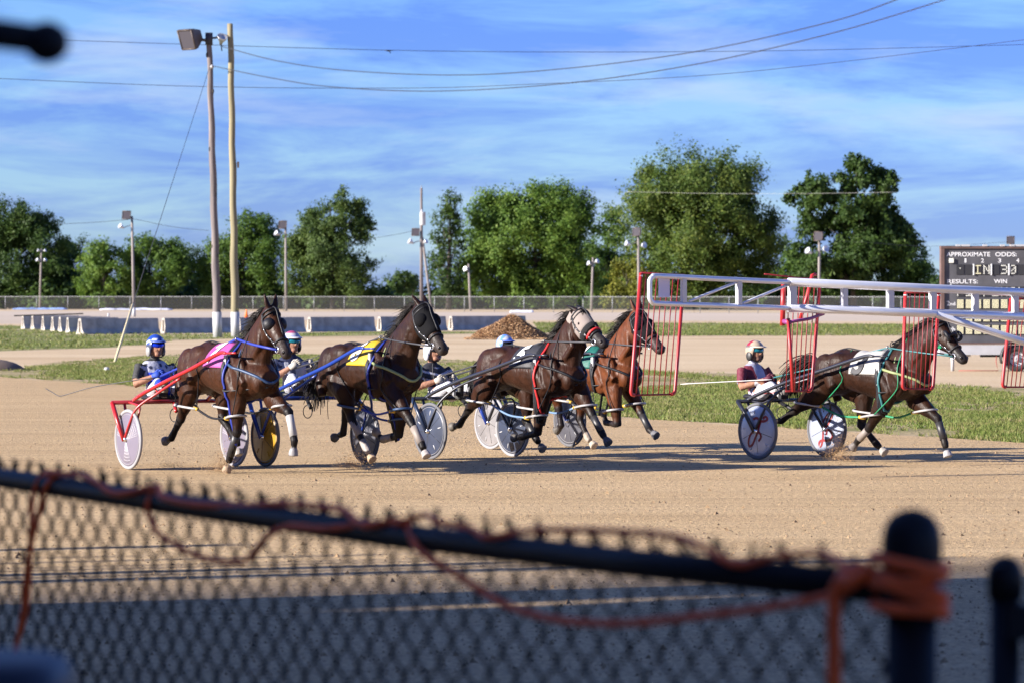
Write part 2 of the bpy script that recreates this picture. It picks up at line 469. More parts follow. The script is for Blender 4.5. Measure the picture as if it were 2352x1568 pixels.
# ------------------------------------------------------------------ trees
M_bark = M('bark', (0.06, 0.05, 0.042), 0.9, var=0.3, vscale=2)
LEAF = {
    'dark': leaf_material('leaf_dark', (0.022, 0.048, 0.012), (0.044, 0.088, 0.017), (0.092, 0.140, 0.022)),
    'mid': leaf_material('leaf_mid', (0.036, 0.080, 0.014), (0.076, 0.145, 0.022), (0.14, 0.21, 0.032)),
    'light': leaf_material('leaf_light', (0.046, 0.100, 0.017), (0.098, 0.178, 0.025), (0.18, 0.25, 0.038)),
    'olive': leaf_material('leaf_olive', (0.034, 0.066, 0.017), (0.068, 0.116, 0.025), (0.125, 0.172, 0.036)),
    'yellow': leaf_material('leaf_yellow', (0.08, 0.10, 0.018), (0.17, 0.185, 0.025), (0.27, 0.26, 0.035)),
    'autumn': leaf_material('leaf_autumn', (0.038, 0.074, 0.014), (0.082, 0.135, 0.022), (0.165, 0.19, 0.032)),
}
def tree(name, label, cat, D, blobs, leaf, seed, trunk_u=None, dens=0.85, size=0.42, clump=0.36, up=0.25, spiky=0.0, nclump=None, group='trees beyond the far fence'):
    """blobs: crown masses (u, v, ru, rv) seen at depth D"""
    r = np.random.default_rng(seed)
    mpp = D / FOC
    u0 = trunk_u if trunk_u is not None else blobs[0][0]
    b0 = at(u0, 712, D); bx0, by0 = b0[0], D
    root = empty(name, (bx0, by0, 0))
    tag(root, label, cat, group)
    E_ = []
    for (u, v, ru, rv) in blobs:
        c = at(u, v, D); E_.append((c[0] - bx0, 0.0, c[2], ru * mpp, min(ru, rv * 1.1) * mpp * 0.9, rv * mpp))
    LV, cl = [], []
    for (x, y, z, rx, ry, rz) in E_:
        area = math.pi * rx * rz / mpp ** 2
        nl = int(area * dens)
        R0 = (rx * rz) ** .5
        nc = nclump or int(max(9, min(46, 9 + R0 * 4.2)))
        cr = clump * R0 * 0.85 + 0.35
        d = r.normal(size=(nc, 3)); d /= np.linalg.norm(d, axis=1)[:, None]
        rad = r.uniform(0.10, 1.05, nc) ** 0.5
        C = np.stack([x + d[:, 0] * rx * rad, y + d[:, 1] * ry * rad, z + d[:, 2] * rz * rad], 1)
        cl.append(C)
        # twigs: small sprays of leaves that stick out of every limb's mass
        nt_ = nc * 16
        kc = r.integers(0, nc, nt_)
        od = r.normal(size=(nt_, 3)) + d[kc] * 0.7 + np.array([0, 0, 0.35]); od /= np.linalg.norm(od, axis=1)[:, None]
        tl = cr * r.uniform(0.35, 1.25, nt_)
        TC = C[kc] + od * tl[:, None] * np.array([1, 1, .85])
        k = r.integers(0, nt_, nl)
        al = np.clip(r.normal(0, 1, nl), -1.7, 1.7)
        sl = cr * (0.20 + spiky * .12)
        P = TC[k] + od[k] * (al * sl * (1.1 + spiky))[:, None] + r.normal(size=(nl, 3)) * (cr * 0.17)
        nrm = od[k] * 0.55 + (TC[k] - np.array([x, y, z])) / max(rx, rz) * 0.45 + r.normal(size=(nl, 3)) * 0.6 + np.array([0, 0, up])
        nrm /= np.linalg.norm(nrm, axis=1)[:, None]
        a = np.cross(nrm, r.normal(size=(nl, 3))); a /= np.linalg.norm(a, axis=1)[:, None]
        b = np.cross(nrm, a)
        s = size * r.uniform(0.5, 1.25, nl)
        w = s * r.uniform(0.45, 0.75, nl)
        q = np.stack([P - a * s[:, None] / 2, P - b * w[:, None] / 2, P + a * s[:, None] / 2, P + b * w[:, None] / 2], 1)
        q[..., 2] = np.maximum(q[..., 2], 0.3)
        LV.append(q.reshape(-1, 3))
    link('crown', tri_mesh('crown', np.concatenate(LV), 1, LEAF[leaf], True), None, root)
    zt = max(e[2] + e[5] * 0.5 for e in E_); tr = 0.016 * zt + 0.10
    mb = MB()
    lean = r.normal(0, 0.3)
    mb.tube([V(0, 0, -0.3), V(lean * .3, 0, zt * .3), V(lean * .7, 0, zt * .65), V(lean, 0, zt)], [tr * 1.25, tr, tr * .6, tr * .15], 8)
    mb.obj('trunk', M_bark, root)
    mb = MB()
    C = np.concatenate(cl)
    for c in C[r.permutation(len(C))[:26]]:
        z0 = max(zt * 0.18, min(c[2] * 0.62, zt * 0.8)); s0 = V(lean * z0 / zt, 0, z0)
        mid = s0 * 0.45 + c * 0.55 + V(0, 0, -0.06 * np.linalg.norm(c - s0))
        rb = max(tr * (1 - z0 / zt) * .5, .05)
        mb.tube([s0, mid, c], [rb, rb * .6, .03], 5)
    mb.obj('limbs', M_bark, root)
    return root

tree('tree', 'big very dark tree at the left edge behind the fence', 'tree', 575, [(40, 610, 105, 105), (0, 525, 75, 65), (75, 520, 50, 58), (130, 610, 55, 80), (-60, 600, 60, 100)], 'dark', 1, 40)
tree('tree', 'small dark tree just right of the big dark left-edge tree', 'tree', 590, [(165, 620, 30, 75), (150, 655, 40, 55)], 'dark', 2, 160)
tree('tree', 'pale green low tree left of the short light pole with floodlight', 'tree', 565, [(245, 635, 58, 72), (232, 590, 36, 32)], 'light', 3, 245)
tree('tree', 'rounded green tree behind the light pole at the left third', 'tree', 568, [(350, 630, 80, 75), (322, 580, 42, 35), (392, 600, 45, 36)], 'mid', 4, 350)
tree('tree', 'dark low tree between the pale trees and the twin poles', 'tree', 600, [(435, 650, 55, 75), (460, 630, 30, 45)], 'dark', 5, 435)
tree('tree', 'mid green tree standing behind the twin wooden poles', 'tree', 570, [(560, 605, 78, 92), (585, 530, 45, 40), (505, 620, 45, 85), (615, 640, 35, 60)], 'mid', 6, 560)
tree('tree', 'tall olive green tree right of the twin poles with ragged crown', 'tree', 560, [(760, 595, 92, 98), (770, 505, 58, 52), (826, 500, 30, 50), (712, 565, 50, 62), (808, 650, 66, 58)], 'olive', 7, 765, up=0.1)
tree('tree', 'small distant tree in the gap left of the transformer pole', 'tree', 720, [(915, 655, 30, 32)], 'dark', 8, 915, size=0.6)
tree('tree', 'small brownish distant bush beside the transformer pole', 'tree', 740, [(950, 668, 30, 34)], 'olive', 9, 950, size=0.6)
tree('tree', 'narrow open tree with layered branches right of the transformer pole', 'tree', 545, [(1035, 468, 24, 20), (1028, 510, 34, 20), (1030, 555, 44, 20), (1024, 600, 48, 20), (1030, 645, 46, 22), (1035, 680, 40, 20)], 'dark', 10, 1030, dens=0.60, clump=0.5, up=0.5)
tree('tree', 'broad bright green maple with upright shoots at picture centre', 'tree', 550, [(1225, 570, 135, 118), (1130, 510, 58, 62), (1250, 482, 92, 45), (1325, 515, 52, 55), (1230, 655, 130, 55), (1120, 620, 50, 70)], 'light', 11, 1230, spiky=0.5, size=0.46)
tree('tree', 'slim darker tree between the two broad green trees', 'tree', 585, [(1395, 565, 42, 85), (1390, 640, 50, 60)], 'mid', 12, 1395, spiky=0.3)
tree('tree', 'small yellow-green tree below the centre-right floodlight pole', 'tree', 505, [(1445, 645, 38, 52), (1425, 680, 35, 25)], 'yellow', 13, 1445)
tree('tree', 'largest tree, round crown turning yellow at the top', 'tree', 540, [(1610, 525, 165, 140), (1645, 420, 100, 62), (1510, 480, 70, 92), (1560, 645, 120, 58), (1725, 560, 60, 85)], 'autumn', 14, 1620, size=0.44, spiky=0.25)
tree('tree', 'dark thin-crowned tree right behind the largest tree', 'tree', 575, [(1770, 605, 50, 75), (1760, 660, 60, 45)], 'olive', 15, 1770, dens=0.28)
tree('tree', 'tall dark tree with two pointed tops at the right', 'tree', 530, [(1955, 560, 125, 120), (1995, 430, 66, 66), (1872, 465, 50, 62), (2045, 545, 50, 78), (1900, 645, 100, 58)], 'dark', 16, 1960, size=0.55, clump=0.26)
tree('tree', 'small tree with yellowish top left of the scoreboard', 'tree', 545, [(2090, 600, 48, 62), (2105, 655, 42, 52), (2065, 650, 40, 50)], 'mid', 17, 2090)
tree('tree', 'low distant dark tree just left of the scoreboard edge', 'tree', 640, [(2150, 668, 40, 34), (2230, 672, 60, 30)], 'dark', 18, 2160, size=0.6)
tree('tree', 'low mid green tree filling the gap left of the two-topped dark tree', 'tree', 570, [(1812, 640, 45, 62), (1835, 668, 45, 42)], 'mid', 19, 1815)
tree('tree', 'low green tree between the centre maple and the slim dark tree', 'tree', 590, [(1350, 640, 60, 60)], 'mid', 20, 1350)
# dense undergrowth below and between the trees
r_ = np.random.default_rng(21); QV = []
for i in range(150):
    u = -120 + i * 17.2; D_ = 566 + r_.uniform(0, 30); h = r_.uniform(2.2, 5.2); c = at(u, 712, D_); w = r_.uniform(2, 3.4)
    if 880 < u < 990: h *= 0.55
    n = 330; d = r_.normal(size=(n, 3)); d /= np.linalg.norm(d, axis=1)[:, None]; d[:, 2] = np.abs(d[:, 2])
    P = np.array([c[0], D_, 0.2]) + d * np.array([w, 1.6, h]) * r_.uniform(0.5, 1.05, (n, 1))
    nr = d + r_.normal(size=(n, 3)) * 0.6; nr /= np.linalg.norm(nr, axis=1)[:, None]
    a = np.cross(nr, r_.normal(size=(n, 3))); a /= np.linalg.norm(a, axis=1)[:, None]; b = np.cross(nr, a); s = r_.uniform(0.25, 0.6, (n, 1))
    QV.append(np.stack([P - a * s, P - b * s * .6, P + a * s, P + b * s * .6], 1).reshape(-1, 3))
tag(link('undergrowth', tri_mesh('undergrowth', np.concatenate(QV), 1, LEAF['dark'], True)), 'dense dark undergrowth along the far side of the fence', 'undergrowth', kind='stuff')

# ------------------------------------------------------------------ far chain link fence
M_galv = M('galvanised', (0.26, 0.265, 0.27), 0.5, 0.3)
m = bpy.data.materials.new('far_chain_link'); m.use_nodes = True
t = m.node_tree; b = t.nodes['Principled BSDF']; b.inputs['Base Color'].default_value = (0.10, 0.10, 0.10, 1)
tp = t.nodes.new('ShaderNodeBsdfTransparent'); mx = t.nodes.new('ShaderNodeMixShader'); mx.inputs[0].default_value = 0.12
t.links.new(tp.outputs[0], mx.inputs[1]); t.links.new(b.outputs[0], mx.inputs[2]); t.links.new(mx.outputs[0], t.nodes['Material Output'].inputs['Surface'])
M_farlink = m
def fence_pt(u):
    v = 712.0 + 10.0 * max(0, u) / 2100.0
    D_ = 17510.0 / (v - 680); p = at(u, v, D_); return V(p[0], p[1], 0)
ff = empty('chain_link_fence', fence_pt(-60)); tag(ff, 'long galvanised chain link fence in front of the tree line', 'fence')
f0 = fence_pt(-60)
us = [-60]
while us[-1] < 2420: us.append(us[-1] + 72 - 8 * us[-1] / 2400)
FH = 1.95
pm = MB().lathe([(0.045, 0), (0.045, FH + 0.04)], (0, 0, 0), (0, 0, 1), 8).mesh('post')
for u in us:
    o = link('post', pm, M_galv, ff); o.location = tuple(fence_pt(u) - f0)
MB().tube([fence_pt(u) - f0 + V(0, -0.03, FH) for u in us], 0.035, 6).obj('top_rail', M_galv, ff)
mb = MB()
for a, c in zip(us[:-1], us[1:]):
    p, q = fence_pt(a) - f0 + V(0, .06, 0), fence_pt(c) - f0 + V(0, .06, 0)
    mb.add([p, q, q + V(0, 0, FH), p + V(0, 0, FH)], [(0, 1, 2, 3)])
mb.obj('wire_mesh', M_farlink, ff, smooth=False)

# ------------------------------------------------------------------ light poles
M_wood_grey = M('weathered_pole', (0.15, 0.125, 0.12), 0.85, var=0.35, vscale=1.2, stretch=(6, 6, .5), bump=0.4, bscale=9)
M_wood_tan = M('treated_pole', (0.21, 0.18, 0.105), 0.85, var=0.22, vscale=1.0, stretch=(6, 6, .4), bump=0.3, bscale=9)
M_wood_far = M('far_pole', (0.21, 0.185, 0.17), 0.85, var=0.15, vscale=1, stretch=(4, 4, .4))
M_whitep = M('white_paint', (0.42, 0.42, 0.43), 0.5, var=0.08, vscale=3)
M_lampbox = M('lamp_housing', (0.085, 0.062, 0.05), 0.5, 0.2, var=0.3, vscale=3)
M_lampglass = M('lamp_glass', (0.05, 0.045, 0.055), 0.7, 0.0, spec=.2)
M_reflector = M('reflector', (0.55, 0.57, 0.60), 0.35, 0.6)
M_wire = M('wire', (0.020, 0.022, 0.035), 0.6)

def rotzx(az, el):
    """forward axis (0,-1,0) turned by az about Z after pitching el upward"""
    return np.array((Matrix.Rotation(az, 3, 'Z') @ Matrix.Rotation(el, 3, 'X')))
def floodlight(root, c, s, az, el, name='floodlight'):
    R = rotzx(az, el)
    rings = []
    for f, k in ((0.42, .42), (0.30, .55), (-0.30, 1.0), (-0.42, 1.0)):
        rings.append([np.asarray(c) + R @ V(x * s * k / 2, f * s, z * s * k / 2) for x, z in ((-1, -1), (1, -1), (1, 1), (-1, 1))])
    h = MB().loft(rings).obj(name, M_lampbox, root, smooth=False)
    MB().add([np.asarray(c) + R @ V(x * s * .43, -.425 * s, z * s * .43) for x, z in ((-1, -1), (1, -1), (1, 1), (-1, 1))], [(0, 1, 2, 3)]).obj('lens', M_lampglass, h, smooth=False)
    fr = MB()
    for x0, z0, x1, z1 in ((-1, -1, 1, -1), (1, -1, 1, 1), (1, 1, -1, 1), (-1, 1, -1, -1)):
        fr.tube([np.asarray(c) + R @ V(x0 * s * .48, -.43 * s, z0 * s * .48), np.asarray(c) + R @ V(x1 * s * .48, -.43 * s, z1 * s * .48)], s * .04, 4)
    fr.obj('rim', M_lampbox, h)
def hornlamp(root, c, s, az, el, arm_to):
    R = rotzx(az, el); ax = R @ V(0, -1, 0)
    h = MB().lathe([(s * .14, -s * .5), (s * .18, -s * .25), (s * .36, 0), (s * .5, s * .35), (s * .48, s * .36), (s * .2, s * .1)], c, ax, 14).obj('horn_lamp', M_reflector, root)
    MB().tube([np.asarray(c) - ax * s * .45, (np.asarray(c) - ax * s * .6) * .6 + np.asarray(arm_to) * .4 + V(0, 0, s * .12), arm_to], s * .07, 5).obj('arm', M_galv, h)

def light_pole(label, u, vt, vb, D, lean=0.0, flood=None, horns=(), white=False, rad=0.13):
    b = at(u, vb, D); tpx = at(u + lean, vt, D); H = tpx[2]; dx = tpx[0] - b[0]
    root = empty('light_pole', (b[0], D, 0)); tag(root, label, 'light pole', 'light poles round the infield and far track')
    MB().tube([V(0, 0, -.2), V(dx * .5, 0, H * .5), V(dx, 0, H)], [rad * 1.15, rad, rad * .8], 10).obj('pole', M_wood_far, root)
    if white: MB().tube([V(0, 0, 0), V(dx * .09, 0, H * .09)], rad * 1.22, 10).obj('painted_base', M_whitep, root)
    if flood:
        du, dv, s, az, el = flood; c = V(dx + du * D / FOC, -.25, H - dv * D / FOC)
        floodlight(root, c, s, az, el)
        MB().tube([c + V(0, .1, 0), V(dx, 0, H - .25)], .05, 6).obj('bracket', M_galv, root)
    for du, dv, s, az, el in horns:
        hornlamp(root, V(dx + du * D / FOC, -.15, H - dv * D / FOC), s, az, el, V(dx, 0, H - (dv - 4) * D / FOC))
    return root
P2 = light_pole('light pole with dark floodlight and horn lamp above the concrete barriers at left', 308, 497, 728, 365, -5, (-10, 0, .85, -.15, -.3), ((-24, 24, .6, -1.0, -.5),), True, .14)
light_pole('thin far pole with crossed lamps in front of the dark left tree', 91, 572, 706, 560, 4, None, ((-6, 4, .5, -1.2, -.3), (8, 4, .5, 1.2, -.3), (-8, 26, .6, -1.0, -.5), (8, 26, .6, 1.0, -.5)), False, .15)
light_pole('light pole with floodlight left of the tall olive tree', 657, 519, 712, 500, -1, (-5, 0, 1.1, -.15, -.3), ((-19, 18, .8, -1.0, -.5),), False, .17)
light_pole('plain short pole with one small lamp below the narrow layered tree', 1081, 607, 714, 500, -5, None, ((-5, 12, .7, -.8, -.3),), False, .16)
light_pole('short pole with two horn lamps between the broad trees', 1358, 592, 714, 500, 4, None, ((-8, 14, .7, -1.1, -.4), (8, 9, .7, 1.0, -.4)), False, .16)
light_pole('pole with pale square floodlight and two horn lamps below the largest tree', 1468, 540, 716, 440, -2, (-1, -6, 1.0, -.5, -.1), ((-24, 20, .75, -1.2, -.3), (11, 24, .75, .7, -.2)), False, .17)
light_pole('pole with pale square floodlight in front of the two-topped dark tree', 1881, 548, 722, 400, 1, (0, -4, 1.0, -.45, -.1), ((-24, 30, .8, -1.0, -.5), (12, 24, .8, .6, -.2)), False, .16)
light_pole('pole with floodlight showing above the scoreboard top edge', 2321, 556, 724, 400, 0, (0, -3, .85, -.2, -.1), ((10, 12, .5, .8, -.2),), False, .14)

# transformer pole with a leaning brace
D_ = 450; b = at(968, 716, D_); tpx = at(967, 432, D_); H = tpx[2]
tp_ = empty('utility_pole', (b[0], D_, 0)); tag(tp_, 'tall utility pole with white transformer can and leaning brace', 'utility pole')
MB().tube([V(0, 0, -.2), V(0, 0, H)], [.24, .15], 10).obj('pole', M_wood_grey, tp_)
k = D_ / FOC
c = V(3 * k, -.35, at(0, 503, D_)[2])
MB().lathe([(.05, -.82), (.33, -.8), (.36, -.72), (.36, .68), (.38, .7), (.33, .82), (.05, .86)], c, (0, 0, 1), 18).obj('transformer', M_whitep, tp_)
MB().lathe([(.06, 0), (.09, .15), (.05, .3)], c + V(-.12, -.1, .85), (0, 0, 1), 8).obj('insulator', M_reflector, tp_)
MB().tube([V(2 * k, 0, at(0, 545, D_)[2]), V(24 * k, -.4, 0)], .14, 8).obj('brace', M_wood_far, tp_)
floodlight(tp_, V(-12 * k, -.3, at(0, 536, D_)[2]), .95, -.15, -.3)
hornlamp(tp_, V(-24 * k, -.3, at(0, 556, D_)[2]), .8, -1.2, -.5, V(0, 0, at(0, 552, D_)[2]))
hornlamp(tp_, V(9 * k, -.3, at(0, 556, D_)[2]), .6, 1.0, -.4, V(0, 0, at(0, 548, D_)[2]))
MB().tube([V(0, 0, H - .35), V(0, -.05, H + .3)], .06, 6).obj('top_pin', M_galv, tp_)

# the two tall wooden poles
PD = 184.3; k = PD / FOC
def tall_pole(label, ut, vt, ub, rt, rb, mat, knots):
    b = at(ub, 775, PD); tpx = at(ut, vt, PD); H = tpx[2]; dx = tpx[0] - b[0]
    root = empty('wooden_pole', (b[0], PD, 0)); tag(root, label, 'pole', 'twin tall wooden poles')
    n = 26; r = np.random.default_rng(knots)
    pts = [V(dx * i / n + .02 * math.sin(i * 1.3 + knots), 0, H * i / n) for i in range(n + 1)]
    MB().tube([V(0, 0, -.3)] + pts, [rb] + [(rb + (rt - rb) * i / n) * (1 + r.uniform(-.04, .05)) for i in range(n + 1)], 14).obj('pole', mat, root)
    hw = 58 * k
    MB().tube([V(0, 0, 0), V(dx * hw / H, 0, hw)], [rb * 1.09, rb * 1.06], 14).obj('painted_base', M_whitep, root)
    return root, dx, H
pa, dxa, Ha = tall_pole('left of the twin wooden poles, grey and weathered with a floodlight', 480, 78, 500, .13, .215, M_wood_grey, 3)
pb, dxb, Hb = tall_pole('right of the twin wooden poles, taller and yellowish tan', 529, 55, 541, .135, .205, M_wood_tan, 9)
for i, zf in enumerate((.93, .81, .62, .47, .30, .27)):
    MB().sphere((dxa * zf - .12 + .24 * (i % 2), -.08, Ha * zf), (.06, .07, .14), 8, 6).obj('knot', M_bark, pa)
floodlight(pa, V(dxa - 36 * k, -.3, Ha - 9 * k), 1.02, -.75, .35)
MB().tube([V(dxa - 20 * k, -.1, Ha - 14 * k), V(dxa, 0, Ha - 16 * k)], .08, 6).obj('bracket', M_lampbox, pa)
MB().tube([V(dxa, 0, Ha - 26 * k), V(dxa, 0, Ha + 2 * k)], .19, 10).obj('steel_collar', M('dark_steel', (.03, .03, .045), .6), pa)
MB().tube([V(dxa, 0, Ha - 10 * k), V(dxa + 16 * k, -.1, Ha - 10 * k), V(dxa + 26 * k, -.1, Ha - 4 * k), V(dxa + 45 * k, 0, Ha - 5 * k)], .055, 6).obj('cross_arm', MATS['dark_steel'], pa)
hornlamp(pa, V(dxa + 30 * k, -.2, Ha - 14 * k), .55, .4, -.9, V(dxa + 30 * k, -.1, Ha - 4 * k))
MB().lathe([(.07, -.12), (.1, 0), (.07, .12)], V(dxa + 8 * k, -.25, Ha - 76 * k), (0, -1, 0), 8).obj('insulator', M_whitep, pa)
MB().tube([V(dxa + 28 * k, -.1, Ha - 24 * k), V(dxa + 30 * k, -.1, Ha - 40 * k)], .03, 5).obj('loose_cable_end', M_wire, pa)
MB().box(V(dxb * .42 + .24, -.05, Hb * .55), (.1, .12, .3)).obj('bracket', M_lampbox, pb, smooth=False)
MB().lathe([(.199, 0), (.199, .06)], V(dxb * .088, 0, 63 * k), (0, 0, 1), 14).obj('band', M('yellow_band', (.5, .45, .12), .6), pb)

# ------------------------------------------------------------------ overhead wires
def wire(label, pts, r, cat='wire', twist=None, group='overhead wires'):
    P = smooth_path([at(u, v, D) for u, v, D in pts], 12)
    o0 = P[0]
    mb = MB()
    if twist:
        amp, pitch = twist; L = 0; prev = P[0]; dense = smooth_path(P, 5); A, B = [], []
        for p in dense:
            L += np.linalg.norm(p - prev); prev = p; a = 2 * math.pi * L / pitch
            d = V(math.sin(a) * .3, math.sin(a) * .2, math.cos(a)) * amp
            A.append(p - o0 + d); B.append(p - o0 - d)
        mb.tube(A, r, 4); mb.tube(B, r, 4)
    else:
        mb.tube([p - o0 for p in P], r, 4)
    o = mb.obj('overhead_wire', M_wire); o.location = tuple(o0)
    return tag(o, label, cat, group)
wire('twisted cable running from the floodlight pole top to the upper right', [(508, 107, 184), (640, 141, 180), (800, 163, 172), (1050, 173, 160), (1300, 158, 148), (1600, 119, 134), (1900, 53, 122), (2060, 0, 115), (2220, -60, 108)], .011, twist=(.028, .80))
wire('lower twisted cable drooping from the white insulator to the upper right', [(492, 153, 184), (620, 179, 180), (760, 200, 172), (1000, 210, 160), (1300, 192, 148), (1600, 148, 134), (1900, 80, 122), (2170, 0, 112), (2330, -55, 106)], .011, twist=(.028, .80))
wire('straight upper wire crossing the whole sky behind the pole tops', [(-60, 86, 230), (120, 92, 230), (450, 103, 230), (900, 116, 232), (1300, 120, 234), (1800, 117, 238), (2352, 103, 242), (2420, 101, 243)], .016)
wire('straight second wire crossing the sky below the floodlight', [(-60, 177, 215), (0, 181, 215), (450, 199, 215), (900, 203, 215), (1200, 195, 212), (1700, 167, 208), (2352, 92, 203), (2420, 82, 202)], .015)
guy_top, guy_mid, guy_base = at(483, 150, 184), at(305, 700, 121), at(262, 832, 115.2)
g = MB().tube([guy_top - guy_base, guy_mid - guy_base], .012, 4).obj('guy_wire', M_wire); g.location = tuple(guy_base)
tag(g, 'thin guy wire slanting down left from the weathered pole', 'wire', 'overhead wires')
gg = MB().tube([V(0, 0, -.05), guy_mid - guy_base], .042, 8).obj('guy_guard', M('pale_guard', (.55, .47, .28), .6)); gg.location = tuple(guy_base)
tag(gg, 'pale tan guard pole leaning over the lower guy wire', 'guard pole')
wire('thin slack wire left of the short floodlight pole at the tree tops', [(135, 515, 365), (220, 511, 365), (295, 505, 365)], .018)
wire('thin slack wire right of the short floodlight pole toward the twin poles', [(305, 503, 365), (400, 522, 380), (480, 530, 390)], .018)
wire('thin wire between the olive tree and the transformer pole', [(860, 547, 450), (905, 540, 450), (962, 528, 450)], .02)
M_pale = M('pale_wire', (.6, .6, .5), .5)
o = wire('pale wire passing in front of the two big right-hand trees', [(1440, 441, 420), (1640, 445, 420), (1850, 445, 420), (2060, 442, 420)], .014); o.data.materials[0] = M_pale
wire('thin low wire sagging past the dark tree to the scoreboard', [(1885, 552, 400), (2000, 558, 400), (2140, 566, 400), (2320, 556, 400)], .014)
sp = empty('wire_splice', tuple(at(893, 117, 232))); tag(sp, 'small dark splice clamp hanging on the upper sky wire', 'clamp')
MB().tube([V(-.28, 0, .03), V(0, 0, -.02), V(.28, 0, .03)], [.02, .05, .02], 6).obj('clamp', M_wire, sp)
MB().tube([V(0, 0, 0), V(.12, 0, -.16)], .03, 6).obj('tail', M_wire, sp)

# ------------------------------------------------------------------ concrete barriers
M_conc = M('concrete', (0.40, 0.365, 0.32), 0.85, var=0.30, vscale=1.6, bump=0.3, bscale=6)
M_conc_end = M('concrete_pale', (0.50, 0.45, 0.37), 0.85, var=0.2, vscale=2)
def barrier(label, p, q, gap=.04, end=None):
    p, q = V(*p), V(*q); e = unit(q - p); L = np.linalg.norm(q - p) - gap; n = V(-e[1], e[0], 0)
    prof = [(-.30, 0), (-.30, .07), (-.17, .30), (-.10, .83), (-.08, .85), (.08, .85), (.10, .83), (.17, .30), (.30, .07), (.30, 0)]
    rings = []
    for sft, kk in ((0, .97), (.02, 1.0), (L - .02, 1.0), (L, .97)):
        rings.append([e * sft + n * a * kk + V(0, 0, z * (.5 + kk / 2)) for a, z in prof])
    o = MB().loft(rings).obj('concrete_barrier', M_conc, smooth=False); o.location = tuple(p)
    R_ = np.stack([e, n, V(0, 0, 1)], 1)
    MB().box(e * .004 + V(0, 0, .42), (.03, .12, .62), R_).obj('end_slot', M('slot_dark', (.06, .045, .035), .9), o, smooth=False)
    return tag(o, label, 'barrier', 'concrete barriers in the infield')
B0, B1 = V(-23.3, 199, 0), V(1.6, 228, 0)
js = [180, 372, 545, 707, 868, 1032, 1215]
wd_ = ['first full barrier at the left end of the long row', 'second barrier from the left, behind the driver in blue', 'third barrier from the left, behind the twin poles', 'fourth barrier from the left, behind the pink-padded horse', 'fifth barrier from the left, behind the yellow-padded horse', 'last barrier of the long row, beside the mulch pile']
def on_row(u):
    e = B1 - B0
    kx = (u - 1176) / FOC
    tt = (kx * B0[1] - B0[0]) / (e[0] - kx * e[1]); return B0 + e * tt
for a, c, lb in zip(js[:-1], js[1:], wd_):
    barrier('grey concrete ' + lb, on_row(a + 3), on_row(c - 8), .12)
for i, (u, v) in enumerate(((155, 764), (137, 762), (120, 761), (98, 759), (74, 757), (52, 756))):
    D_ = 17510.0 / (v - 680); p = at(u, v, D_)
    barrier('grey concrete barrier seen end-on at the left, %s the long row of barriers' % ('nearest to', 'second from', 'third from', 'fourth from', 'fifth from', 'farthest from')[i], (p[0], p[1], 0), (p[0] + 2.7, p[1] + 1.6, 0))
pl = MB().box((0, 0, 0), (4.2, .25, .08)).obj('plank', M('dark_plank', (.02, .018, .016), .9), smooth=False)
p = at(112, 727, 226); pl.location = (p[0], p[1], .91); pl.rotation_euler = (0, -.03, .1); tag(pl, 'dark plank lying across the tops of the end-on barriers', 'plank')

# ------------------------------------------------------------------ mulch pile, mound, small infield things
pc = at(1172, 780, 175.1)
mp = empty('mulch_pile', (pc[0], 177.0, 0)); tag(mp, 'heap of brown wood mulch beside the last concrete barrier', 'mulch pile')
r_ = np.random.default_rng(31)
def pile_h(x, y):
    return 1.02 * max(0, 1 - ((x / 1.95) ** 2 + (y / 1.5) ** 2) ** .75) * (1 + .12 * math.sin(3.1 * x + 1) * math.cos(2.7 * y))
n = 28; vs, fs = [], []
for i in range(n + 1):
    for j in range(n + 1):
        x, y = -2.1 + 4.2 * i / n, -1.7 + 3.4 * j / n; vs.append((x, y, pile_h(x, y) + r_.uniform(-.03, .05) - .01))
for i in range(n):
    for j in range(n):
        a = i * (n + 1) + j; fs.append((a, a + n + 1, a + n + 2, a + 1))
MB().add(vs, fs).obj('heap', M('mulch', (.13, .07, .035), .95, var=.5, vscale=6, bump=.8, bscale=12), mp)
QV = []
nn = 15000
x = r_.uniform(-2.15, 2.15, nn); y = r_.uniform(-1.7, 1.2, nn); z = np.array([pile_h(a, c) for a, c in zip(x, y)]) + .02
d1 = r_.normal(size=(nn, 3)) * np.array([1, 1, .6]); d1 /= np.linalg.norm(d1, axis=1)[:, None]; d2 = np.cross(d1, r_.normal(size=(nn, 3))); d2 /= np.linalg.norm(d2, axis=1)[:, None]
P = np.stack([x, y, z], 1); ln = r_.uniform(.025, .09, (nn, 1)); wdt = r_.uniform(.008, .022, (nn, 1))
q = np.stack([P - d1 * ln - d2 * wdt, P + d1 * ln - d2 * wdt, P + d1 * ln + d2 * wdt, P - d1 * ln + d2 * wdt], 1).reshape(-1, 3)
ch = link('chips', tri_mesh('chips', q, 1, leaf_material('mulch_chip', (.16, .085, .04), (.34, .20, .10), (.48, .32, .18), trans=0.0, scale=1.5), True), None, mp); tag(ch, kind='stuff')

